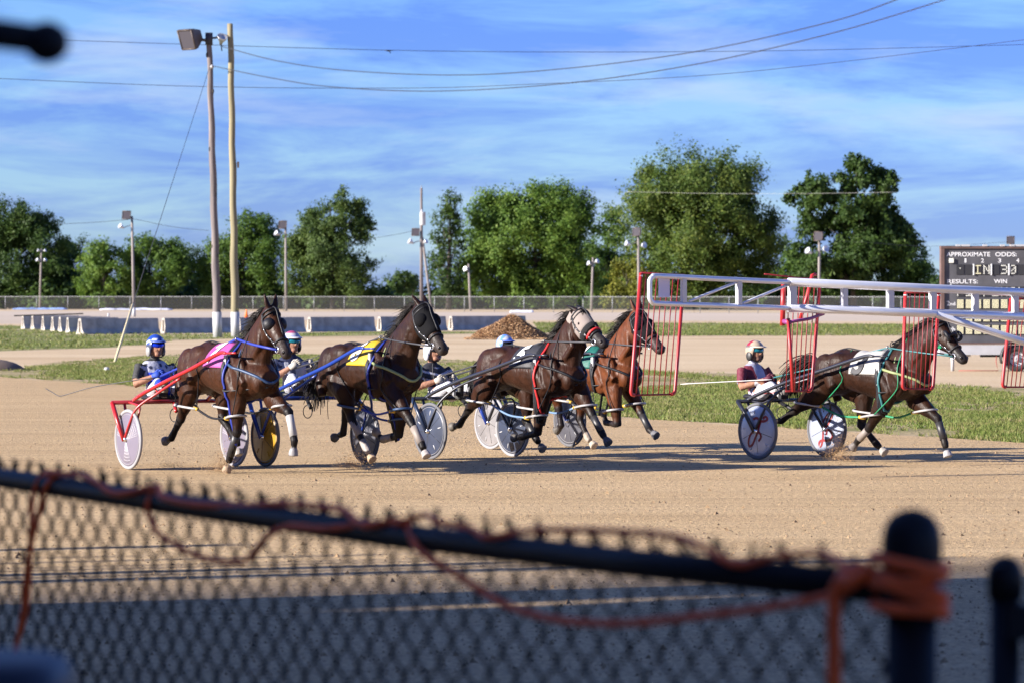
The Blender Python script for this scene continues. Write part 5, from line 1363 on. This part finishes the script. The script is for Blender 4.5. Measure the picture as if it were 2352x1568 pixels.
sulky(dict(S=POS['t3'][0], head=POS['t3'][1], label='black framed sulky with white discs bearing a red script emblem, rightmost', track=1.20, zb=.73, dz=-.04, zs=(.98, 1.15, 1.32), frame=M_fblack, discR=D_white, discL=D_white, tyreR=M_tyre, tyreL=M_tyre, decoR=deco_script(st1, 295, 1180, 225, 325, M_emblem), decoL=deco_script(st2, 1265, 1190, 215, 325, M_emblem)))

G_blue = M('goggle_blue', (.01, .05, .75), .08, .6); G_teal = M('goggle_teal', (.02, .22, .28), .1, .5); G_dark = M('goggle_dark', (.01, .01, .012), .1)
WHT, NAVY, BLUE = (.42, .42, .45), (.012, .018, .055), (.008, .040, .46)
def p7(x, y, z, part, c):
    if part == 'torso':
        if z > 1.262: return (.02, .02, .02)
        if z < 1.125 and abs(y) < .15: return BLUE
        for sx_, sy_ in ((-.10, 1.185), (.11, 1.19), (0.03, 1.21)):
            if math.hypot(y - sx_, z - sy_) < .022: return NAVY
        return (.36, .37, .45)
    if part == 'sleeve': return (.018, .018, .02) if z > 1.035 else (.6, .6, .7)
    if part == 'pants': return (.40, .40, .42) if x < -.1 else BLUE if z > .99 else (.38, .38, .41)
    if part == 'neck': return (.03, .03, .03) if z < 1.32 else c
    return c
def p6(x, y, z, part, c):
    if part == 'torso':
        if z > 1.20: return NAVY
        if abs(y + .06) < .035: return NAVY
        return (.30, .31, .36)
    if part == 'sleeve': return NAVY if z > 1.12 else (.29, .32, .38)
    return c
def p5(x, y, z, part, c):
    if part in ('torso', 'sleeve'):
        v = z - .25 * abs(y)
        if .015 < (v - 1.0) % .10 < .045 and z < 1.23: return (.38, .39, .45)
        if part == 'torso' and z < .93: return WHT
        if part == 'sleeve' and z < 1.02: return (.34, .34, .38)
        return (.014, .014, .020)
    return c
def p3(x, y, z, part, c):
    if part == 'torso':
        if z > 1.258 or z < .925: return (.30, .30, .40)
        if abs(y) < .075 and x > -.70 and z > 1.04: return (.30, .32, .44)
        return (.105, .006, .020)
    if part == 'sleeve': return (.27, .27, .35) if z < 1.045 else (.105, .006, .020)
    if part == 'pants': return (.40, .03, .04) if abs(z - .93 - .06 * x) < .006 else c
    if part == 'neck': return (.5, .5, .62) if z < 1.315 else c
    if part == 'head' and z < 1.375: return (.12, .06, .04)
    return c
def p4(x, y, z, part, c):
    if part in ('torso', 'sleeve'): return BLUE if int(z * 14) % 2 else (.36, .37, .42)
    return c
def h7(x, y, z):
    if .02 < z - .35 * x - .02 < .035: return (.6, .62, .7)
    return (.015, .05, .30) if z > .02 else (.05, .06, .10)
def h6(x, y, z): return (.30, .05, .12) if z > .10 else (.36, .36, .41) if int((z + .2) * 40) % 2 else (.10, .16, .50)
def h5(x, y, z): return (.40, .40, .43)
def h4(x, y, z): return (.10, .22, .62) if math.sin(60 * x + 8 * y) > -.2 else (.36, .37, .42)
def h3(x, y, z): return (.26, .015, .03) if (z > .075 and x < .02) else (.10, .09, .09) if abs(z - .06) < .006 else (.36, .28, .21)
M_gw = M('glove_white', (.40, .37, .32), .7); M_gb = M('glove_blue', (.012, .05, .34), .7); M_gm = M('glove_maroon', (.075, .006, .022), .7)
V_w = M('visor_white', (.42, .42, .44), .3); V_b = M('visor_blue', (.06, .10, .35), .3); V_t = M('visor_tan', (.50, .40, .30), .3); E_g = M('ear_grey', (.22, .22, .22), .5); E_k = M('ear_black', (.02, .02, .02), .5); E_w = M('ear_white', (.36, .36, .38), .5)
driver(dict(S=POS['t7'][0], head=31.7, label='driver in blue helmet and white and blue jersey with blue goggles', shirt=WHT, sleeve=(.02, .02, .02), pants=WHT, boot=(.16, .14, .11), paint=p7, helmet=h7, visor=V_b, ear=E_g, goggle=G_blue, glove=M_gb, dz=.01))
driver(dict(S=POS['t6'][0], head=31.7, label='driver in striped white helmet and navy and grey jersey', shirt=WHT, sleeve=NAVY, pants=WHT, boot=(.12, .11, .10), paint=p6, helmet=h6, visor=V_w, ear=E_k, goggle=G_teal, glove=M_gw, dx=.10, dz=.05, hz=.06))
driver(dict(S=POS['t5'][0], head=36.5, label='driver in white helmet and black jersey with white stripes, leaning back', shirt=(.02, .02, .02), sleeve=(.02, .02, .02), pants=WHT, boot=(.05, .05, .045), paint=p5, helmet=h5, visor=V_w, ear=E_w, goggle=G_dark, glove=M_gw, dx=-.08, lean=.07, dz=-.09, hx=-.02, hz=-.02))
driver(dict(S=POS['t4'][0], head=36.5, label='driver mostly hidden, only a blue and white helmet showing', shirt=WHT, sleeve=WHT, pants=WHT, boot=(.3, .28, .25), paint=p4, helmet=h4, visor=V_b, ear=E_w, goggle=G_dark, glove=M_gw, dx=.12, dz=-.05))
driver(dict(S=POS['t3'][0], head=39.0, label='bearded driver in tan and red helmet and maroon jersey', shirt=(.1, .006, .02), sleeve=(.1, .006, .02), pants=WHT, boot=(.10, .09, .085), paint=p3, helmet=h3, visor=V_t, ear=E_k, goggle=G_teal, glove=M_gm, dz=-.09, hx=.10))
M_whip = M('whip', (.03, .03, .03), .5)
whip('thin dark whip with curled lash held by the driver in blue', POS['t7'][0], 31.7, [(-.38, -.16, 1.08), (-.75, -.42, 1.02), (-1.2, -.62, .95), (-1.52, -.80, .86), (-1.62, -.86, .84), (-1.72, -.9, .88), (-1.82, -.95, .93)], M_whip)
whip('thin pale whip held level behind the maroon driver', POS['t3'][0], 39.0, [(-.22, -.15, 1.00), (-.7, -.4, .97), (-1.3, -.75, .93)], M('pale_whip', (.6, .6, .58), .4))
whip('thin dark whip pointing up right from the striped-helmet driver', POS['t6'][0], 31.7, [(-.40, -.15, 1.20), (-.05, .05, 1.32), (.45, .10, 1.45)], M_whip, .005)
whip('thin dark whip reaching forward from the black-jersey driver', POS['t5'][0], 36.5, [(-.62, -.14, .95), (-.66, -.14, 1.08), (-.68, -.13, 1.20)], M_whip, .005)
# ------------------------------------------------------------------ starting gate wing
M_gwhite = M('gate_metal', (.66, .68, .74), .42, .6, var=.06, vscale=3)
M_gpost = M('gate_white', (.50, .50, .51), .45, var=.05, vscale=3)
M_gred = M('gate_red', (.34, .020, .022), .4, var=.08, vscale=6)
M_gdred = M('gate_bar_red', (.19, .010, .014), .45)
M_gpurple = M('gate_lever', (.20, .04, .16), .5)
sg_ = empty('starting_gate', (1.394, 41.0, 0), math.atan2(.5922, .8058)); tag(sg_, 'white tubular starting gate arm carrying red barred screens', 'starting gate')
def zt_(s): return 2.28 - .0317 * (s - .24)
def zb_(s): return 1.978 - .0292 * (s - .24)
MB().tube(smooth_path([V(2.3, 0, zt_(2.3)), V(1.2, 0, zt_(1.2)), V(.30, 0, 2.281), V(.215, 0, 2.272), V(.172, 0, 2.23), V(.168, 0, 2.13), V(.172, 0, 2.03), V(.215, 0, 1.985), V(.30, 0, 1.976), V(1.2, 0, zb_(1.2)), V(2.3, 0, zb_(2.3))], 6), .029, 12).obj('outer_tube', M_gwhite, sg_)
MB().tube([V(2.2, 0, zt_(2.2)), V(8.4, 0, zt_(8.4))], .051, 14).obj('upper_tube', M_gwhite, sg_)
MB().tube([V(2.2, 0, zb_(2.2)), V(8.4, 0, zb_(8.4))], .051, 14).obj('lower_tube', M_gwhite, sg_)
for s_, w_ in ((.651, .055), (1.454, .06), (2.25, .10), (3.038, .075), (3.751, .085), (4.423, .085), (5.108, .08), (5.763, .08), (6.5, .08), (7.3, .08), (8.2, .12)):
    MB().box((s_, 0, (zt_(s_) + zb_(s_)) / 2), (w_, .05, zt_(s_) - zb_(s_) - .04)).obj('upright', M_gpost, sg_, smooth=False)
for a, c in (((.736, 2.0), (1.404, 2.21)), ((1.516, 1.975), (2.19, 2.19))):
    MB().tube([V(a[0], 0, a[1]), V(c[0], 0, c[1])], .017, 8).obj('diagonal_brace', M_gwhite, sg_)
MB().tube([V(4.45, -.02, 1.845), V(8.3, -.02, .95)], .045, 12).obj('lower_strut', M_gwhite, sg_)
MB().tube([V(8.3, 0, 0), V(8.3, 0, 2.1)], .10, 14).obj('mast', M_gwhite, sg_)
MB().box((8.3, 0, .08), (1.0, 1.6, .16)).obj('mast_base', M_fblack, sg_, smooth=False)
def screen(TL, TR, BL, BR, nb, yo=.11, lb=None):
    P = lambda p, y=0: V(p[0], yo + y, p[1])
    r = .055; bl, br = V(*BL), V(*BR); tl, tr_ = V(*TL), V(*TR)
    ul, ur = unit(tl - bl), unit(tr_ - br); e = unit(br - bl)
    scn = MB().tube([P(tr_), P(br + ur * r)] + [P(br + ur * r * (1 - t) ** 2 - e * r * t * t) for t in (.25, .5, .75)] + [P(br - e * r)], .020, 10).obj('screen', M_gred, sg_)
    if lb is None:
        MB().tube([P(tl), P(bl + ul * r)] + [P(bl + ul * r * (1 - t) ** 2 + e * r * t * t) for t in (.25, .5, .75)] + [P(bl + e * r)], .021, 10).obj('side_bar', M_gred, scn)
    else:
        MB().tube([P(V(*lb), -.2), P(bl, -.2)], .021, 10).obj('side_bar', M_gred, scn); MB().tube([P(tl), P(V(tl[0] - .02, 1.72))], .03, 10).obj('hinge_bar', M_gred, scn); MB().tube([P(V(lb[0] + .02, 1.76), -.2), P(V(lb[0] + .1, 1.77), 0)], .03, 8).obj('pivot', M_gpurple, scn)
    MB().tube([P(bl + e * r), P(br - e * r)], .012, 6).obj('bottom_bar', M_gdred, scn)
    MB().tube([P(tl), P(tr_)], .014, 6).obj('top_bar', M_gdred, scn)
    for i in range(1, nb + 1):
        k = i / (nb + 1); MB().tube([P(tl + (tr_ - tl) * k), P(bl + (br - bl) * k)], .0065, 6).obj('bar', M_gdred, scn)
    for p in (tl, tr_): MB().sphere(P(p - V(0, .03)), .024, 8, 6).obj('end_cap', M_whitep, scn)
    return scn
s1 = screen((.129, 2.315), (.748, 2.295), (-.014, .964), (.615, .964), 7)
MB().box((.42, .06, 2.17), (.155, .012, .25)).obj('plate', M('plate_lilac', (.55, .52, .66), .4), s1, smooth=False)
s2 = screen((2.215, 2.242), (2.765, 2.243), (2.188, .975), (2.637, .971), 6, lb=(2.11, 1.805))
MB().tube([V(2.17, -.06, 1.765), V(2.48, -.04, 1.80), V(2.765, .05, 1.855)], .019, 8).obj('lever', M_gpurple, s2)
MB().tube([V(2.50, .15, 1.80), V(2.60, .15, 2.05), V(2.68, .15, 2.30), V(2.73, .15, 2.31)], .022, 8).obj('swing_arm', M_gred, s2)
MB().tube([V(2.0, .2, 2.31), V(2.5, .2, 2.27), V(2.8, .2, 2.26)], .010, 6).obj('pull_rod', M_gdred, s2)
s3 = screen((4.091, 2.10), (4.627, 2.097), (4.047, .975), (4.534, .963), 6)
s4 = screen((5.80, 2.03), (6.331, 2.016), (5.659, .972), (6.162, .965), 6)
s5 = screen((7.35, 1.98), (7.88, 1.97), (7.22, .97), (7.72, .965), 6)

# ------------------------------------------------------------------ near fence with orange twine
M_vinyl = M('black_vinyl', (.005, .006, .009), .5, spec=.18)
M_twine = M('orange_twine', (.95, .125, .018), .6, var=.2, vscale=20)
nf = empty('chain_link_fence', (-1.454, 10.5, 0), math.atan2(-.899, .4379)); tag(nf, 'black vinyl chain link fence close to the camera, out of focus', 'fence')
def rz_(s): return float(np.interp(s, [-7, 0, 1.4, 2.75, 3.8, 4.8], [1.53, 1.546, 1.5415, 1.541, 1.552, 1.570]))
MB().tube([V(s_, 0, rz_(s_)) for s_ in (-7, -3, 0, 1.4, 2.75, 3.8, 4.8)], .028, 14).obj('top_rail', M_vinyl, nf)
pp = MB().tube([V(4.839, 0, -.1), V(4.839, 0, 1.655)], .042, 18).obj('post', M_vinyl, nf)
MB().lathe([(.048, -.06), (.050, -.055), (.051, 0), (.047, .022), (.036, .040), (.018, .050), (.004, .053)], V(4.839, 0, 1.655), (0, 0, 1), 20).obj('dome_cap', M_vinyl, pp)
MB().lathe([(.050, -.02), (.050, .02)], V(4.839, 0, 1.562), (0, 0, 1), 18).obj('rail_collar', M_vinyl, pp)
MB().tube([V(4.74, 0, 1.36), V(4.80, 0, 1.36)], .018, 8).obj('tension_clip', M_vinyl, pp)
for s_ in (-2.6, -5.6):
    MB().tube([V(s_, .03, -.1), V(s_, .03, rz_(s_) - .02)], .022, 12).obj('post', M_vinyl, nf)
vs, fs = [], []
wsp = .062; nw = int((4.74 + 2.4) / wsp)
for i in range(nw):
    x = 4.74 - i * wsp; sgn = 1 if i % 2 else -1; pts = []
    z = .03
    zt = rz_(x) + .045 + .012 * math.sin(i * 2.1)
    while z < zt:
        pts.append(V(x + sgn * wsp * .53, .028 + .004 * sgn, z)); sgn = -sgn; z += .05
    pts.append(V(x + .004, .03, zt))
    o = len(vs)
    for j, p in enumerate(pts):
        vs += [tuple(p + V(-.0046, 0, 0)), tuple(p + V(0, .0046, 0)), tuple(p + V(.0046, 0, 0)), tuple(p + V(0, -.0046, 0))]
        if j:
            a = o + (j - 1) * 4; fs += [(a + q, a + (q + 1) % 4, a + 4 + (q + 1) % 4, a + 4 + q) for q in range(4)]
wm = MB(); wm.v, wm.f, wm.n = vs, fs, len(vs)
rk = np.random.default_rng(5)
for i in range(nw):                      # twisted wire ends standing up over the rail
    x = 4.74 - i * wsp; b_ = V(x, .03, rz_(x) + .02); t_ = b_ + V(rk.normal(0, .010), rk.normal(0, .006), .03 + .018 * rk.random())
    if i % 2: continue
    wm.tube([b_, t_], [.0065, .005], 5)
    if i % 3 == 0: wm.tube([b_ + V(.012, 0, 0), t_ + V(-.012, 0, -.004)], [.006, .005], 5)
tag(wm.obj('wire_mesh', M_vinyl, nf), kind='stuff')
tw = empty('orange_twine', (-1.454, 10.5, 0), math.atan2(-.899, .4379)); tag(tw, 'orange twine looped along the near fence rail and knotted round its post', 'twine')
def rope(pts, y=-.035, r=.0075, nm='strand'):
    rr = np.random.default_rng(len(pts)); P = [V(p[0], (p[2] if len(p) > 2 else y) + rr.normal(0, .003), p[1] + rz_(p[0]) - 1.526 - .0079 * p[0]) for p in pts]
    MB().tube(smooth_path(P, 7), r, 7).obj(nm, M_twine, tw)
rope([(.229, 1.066), (.324, 1.194), (.399, 1.379), (.40, 1.50), (.41, 1.560, -.01), (.44, 1.562, .02)])
rope([(.20, 1.0), (.30, 1.19), (.372, 1.317), (.454, 1.466), (.50, 1.53), (.527, 1.564, -.01)])
rope([(1.281, 1.576, -.01), (1.285, 1.53), (1.297, 1.50), (1.37, 1.465), (1.48, 1.445), (1.686, 1.425), (1.939, 1.436), (2.075, 1.496), (2.206, 1.534), (2.45, 1.545), (2.628, 1.567, -.012)])
rope([(.491, 1.563), (.70, 1.572, -.01), (.909, 1.566), (1.05, 1.545), (1.171, 1.554), (1.30, 1.575, -.005), (1.389, 1.556), (1.6, 1.55), (1.857, 1.560, -.015), (2.102, 1.579, -.01), (2.3, 1.585, 0), (2.483, 1.585, -.005), (2.65, 1.565), (2.791, 1.58, -.01), (2.948, 1.529), (3.163, 1.483), (3.367, 1.444), (3.6, 1.431), (3.891, 1.446), (4.179, 1.48), (4.415, 1.51), (4.637, 1.546), (4.75, 1.575, -.05)], r=.0082)
rope([(2.791, 1.575, -.02), (2.9, 1.60, 0), (3.035, 1.593), (3.15, 1.585, -.01), (3.266, 1.575), (3.37, 1.59, -.01), (3.485, 1.60, 0), (3.748, 1.612, 0), (4.012, 1.615, 0), (4.178, 1.603), (4.3, 1.58, -.03), (4.415, 1.60, -.01), (4.55, 1.61, 0), (4.679, 1.601), (4.76, 1.60, -.04)], r=.007)
for dz, tl in ((0, .02), (.018, -.015), (.036, .012), (-.016, .03), (-.034, .0)):
    P = [V(4.839 + (.052 + .003 * k) * math.cos(t), .052 * math.sin(t), 1.578 + dz + tl * math.cos(t + 2.2)) for k, t in enumerate(np.linspace(0, 2 * math.pi, 20))]
    MB().tube(P, .010, 7).obj('wrap', M_twine, tw)
rope([(4.80, 1.60, -.05), (4.74, 1.575, -.06), (4.70, 1.59, -.05), (4.68, 1.55, -.05)], r=.012, nm='knot')
rope([(4.76, 1.60, -.05), (4.686, 1.585, -.045), (4.672, 1.525, -.04), (4.660, 1.45, -.04), (4.655, 1.375, -.04), (4.648, 1.2, -.04)], r=.011)
rope([(4.74, 1.59, -.05), (4.67, 1.56, -.045), (4.650, 1.47, -.04), (4.645, 1.36, -.04), (4.642, 1.2, -.04)], r=.009)
gp = empty('gate_post', (.854, 6.4, 0)); tag(gp, 'slim black domed post at the far right beside the twine-wrapped post', 'post')
MB().tube([V(0, 0, -.1), V(0, 0, 1.575)], .027, 16).obj('post', M_vinyl, gp)
MB().lathe([(.031, -.04), (.032, 0), (.029, .015), (.02, .028), (.004, .034)], V(0, 0, 1.578), (0, 0, 1), 18).obj('dome_cap', M_vinyl, gp)
MB().box((.025, -.02, 1.50), (.05, .05, .06)).obj('latch', M_vinyl, gp, smooth=False)
MB().tube([V(.04, 0, 1.45), V(.9, -.3, 1.47)], .024, 12).obj('gate_rail', M_vinyl, gp)
tw2 = MB().tube([V(.70, 6.17, 1.605), V(.78, 6.28, 1.598), V(.854, 6.38, 1.60)], .0022, 5).obj('tie_wire', M_vinyl); tag(tw2, 'thin dark wire strung between the two domed posts', 'wire')

# ------------------------------------------------------------------ out-of-focus things beside the camera
M_case = M('glossy_case', (.008, .014, .03), .5, spec=.3)
cb = empty('equipment_box', (-.83, 5.0, 0)); tag(cb, 'dark glossy rounded box at the lower left corner, out of focus', 'box')
def rbox(c, sx__, sy__, z0, z1, r, mat, nm, par):
    rings = []
    for z, k in ((z0, 0), (z0 + r, r), (z1 - r, r), (z1 - r * .3, r * .7), (z1, 0)):
        ring = []
        for t in np.linspace(0, 2 * math.pi, 32, endpoint=False):
            cx, cy = math.cos(t), math.sin(t); p = 5.0; d = (abs(cx) ** p + abs(cy) ** p) ** (-1 / p); ring.append(V(c[0] + d * cx * (sx__ / 2 - r + k), c[1] + d * cy * (sy__ / 2 - r + k), z))
        rings.append(ring)
    return MB().loft(rings).obj(nm, mat, par)
rbox((0, 0), .46, .34, 1.18, 1.572, .03, M_case, 'case', cb)
rbox((.02, -.172), .32, .02, 1.24, 1.535, .008, M_black, 'front_panel', cb)
MB().tube([V(0, 0, 0), V(0, 0, 1.2)], .03, 12).obj('stand', M_black, cb)
MB().lathe([(.22, 0), (.22, .02), (.03, .05)], (0, 0, 0), (0, 0, 1), 20).obj('stand_base', M_black, cb)
mc = empty('round_ended_pipe', (-1.5, 5.0, 0)); tag(mc, 'dark pipe with a rounded knob end at the upper left corner, out of focus', 'pipe')
MB().tube([V(0, 0, 2.43), V(.5, 0, 2.424), V(.80, 0, 2.414), V(.86, 0, 2.406)], [.022, .022, .021, .020], 14).obj('pipe', M_vinyl, mc)
MB().sphere(V(.872, 0, 2.402), (.031, .029, .029), 18, 12).obj('knob', M_vinyl, mc)
MB().tube([V(0, 0, 0), V(0, 0, 2.46)], .02, 12).obj('upright', M_vinyl, mc)
MB().lathe([(.2, 0), (.2, .02), (.02, .05)], (0, 0, 0), (0, 0, 1), 18).obj('foot', M_vinyl, mc)

# ------------------------------------------------------------------ grandstand behind the fence: it shades the apron and the near track
M_stand = M('stand_paint', (.42, .42, .40), .8, var=.1, vscale=1)
gs = empty('grandstand', (-15.35, 20.7, 0), math.atan2(-.899, .4379)); tag(gs, 'roofed grandstand beside the camera that shades the near track', 'grandstand')
# local x runs along the fence toward the camera side, local -y points away from the track
rf = MB(); rf.add([V(0, 1.5, 7.2), V(48, 1.5, 7.2), V(48, -12, 9.2), V(0, -12, 9.2), V(0, 1.5, 7.45), V(48, 1.5, 7.45), V(48, -12, 9.45), V(0, -12, 9.45)], [(0, 3, 2, 1), (4, 5, 6, 7), (0, 1, 5, 4), (1, 2, 6, 5), (2, 3, 7, 6), (3, 0, 4, 7)])
rf.obj('roof', M_stand, gs, smooth=False)
MB().box((24, -11.5, 4.6), (48, .25, 9.2)).obj('back_wall', M_stand, gs, smooth=False)
MB().box((.2, -6.5, 3.9), (.25, 10, 7.7)).obj('end_wall', M_stand, gs, smooth=False)
for i in range(9):
    MB().box((.6 + i * 5.8, 0, 3.65), (.25, .25, 7.3)).obj('column', M_stand, gs, smooth=False)
for i in range(9):
    MB().box((24, -2 - i * 1.0, .4 + i * .42), (47, 1.0, .9 + i * .84)).obj('seating_step', M_stand, gs, smooth=False)
MB().box((24, -.6, .7), (47.5, .15, 1.4)).obj('front_wall', M_stand, gs, smooth=False)
lt = empty('shade_posts', (-17.5, 22.6, 0), math.atan2(-.327, -.945)); tag(lt, 'unseen posts, slats and rails added past the grandstand end to cast streaked shade', 'shadow caster')  # out-of-view posts and rails, added to cast shade streaks on the near track
for x, y, w_, h_ in ((.2, .75, .30, 7.4), (.3, .42, .14, 7.2), (.5, -.28, .10, 7.0), (0, .1, .28, 6.2), (.4, -.55, .08, 6.4), (0, -1.1, .10, 6.0), (.8, -1.6, .07, 5.6), (0, -2.6, .22, 5.7), (.8, -2.95, .08, 5.3), (0, -4.4, .16, 5.0)):
    MB().box((x, y, h_ / 2), (.12, w_, h_)).obj('post', M_stand, lt, smooth=False)
for i in range(9):
    MB().box((.1 * (i % 3), 1.0 + .24 * i, 4.2), (.10, .08 + .017 * i, 8.4)).obj('shade_slat', M_stand, lt, smooth=False)  # unseen slats added to grade the edge of the cast shade
for z in (1.5, 2.9): MB().box((.4, -2.1, z), (.06, 4.8, .06)).obj('rail', M_stand, lt, smooth=False)

# ------------------------------------------------------------------ dirt thrown up by the hooves
M_flung = M('flung_dirt', (.30, .19, .095), .95, var=.3, vscale=30)
r_ = np.random.default_rng(77); PV = []
def fling(team, x, y, n, sx_, sz_, back=.25, size=(.002, .006), z0=.02):
    S, hd_ = POS[team]; a = math.radians(hd_); h = V(math.sin(a), -math.cos(a), 0); l = V(math.cos(a), math.sin(a), 0)
    for _ in range(n):
        t = r_.exponential(.6); xx = x - back * t + r_.normal(0, sx_); yy = y + r_.normal(0, .05); zz = z0 + abs(r_.normal(0, sz_)) * (1.2 - .3 * min(t, 3)); zz = max(zz, .012)
        c = V(S[0], S[1], 0) + h * xx + l * yy + V(0, 0, zz); s = r_.uniform(*size)
        q = [c + r_.normal(0, 1, 3) * s for _ in range(4)]
        for f in ((0, 1, 2), (0, 2, 3), (0, 3, 1), (1, 3, 2)): PV.extend(q[k] for k in f)
fling('t7', 1.38, -.13, 300, .08, .12, .14); fling('t7', 1.36, -.13, 2400, .11, .11, .16, (.0012, .0032)); fling('t7', .9, -.13, 60, .12, .05, .3); fling('t7', -.05, -.13, 90, .1, .04, .2)
fling('t6', 1.30, -.13, 250, .12, .10, .25); fling('t6', 1.25, -.13, 2200, .13, .10, .25, (.0012, .0032)); fling('t6', 2.6, -.13, 40, .1, .05)
fling('t3', 1.10, -.13, 500, .08, .14, .16, (.002, .007)); fling('t3', 1.08, -.13, 2400, .11, .15, .18, (.0012, .0034)); fling('t7', .1, -.13, 500, .15, .05, .2, (.0012, .003)); fling('t5', 1.15, .13, 700, .14, .06, .2, (.0012, .003)); fling('t5', 1.2, .13, 60, .1, .08); fling('t4', 1.15, .13, 60, .1, .05)
tag(link('flung_dirt', tri_mesh('flung_dirt', np.array(PV), 1, M_flung)), 'sprays of dirt thrown up behind the hooves', 'dirt', kind='stuff')
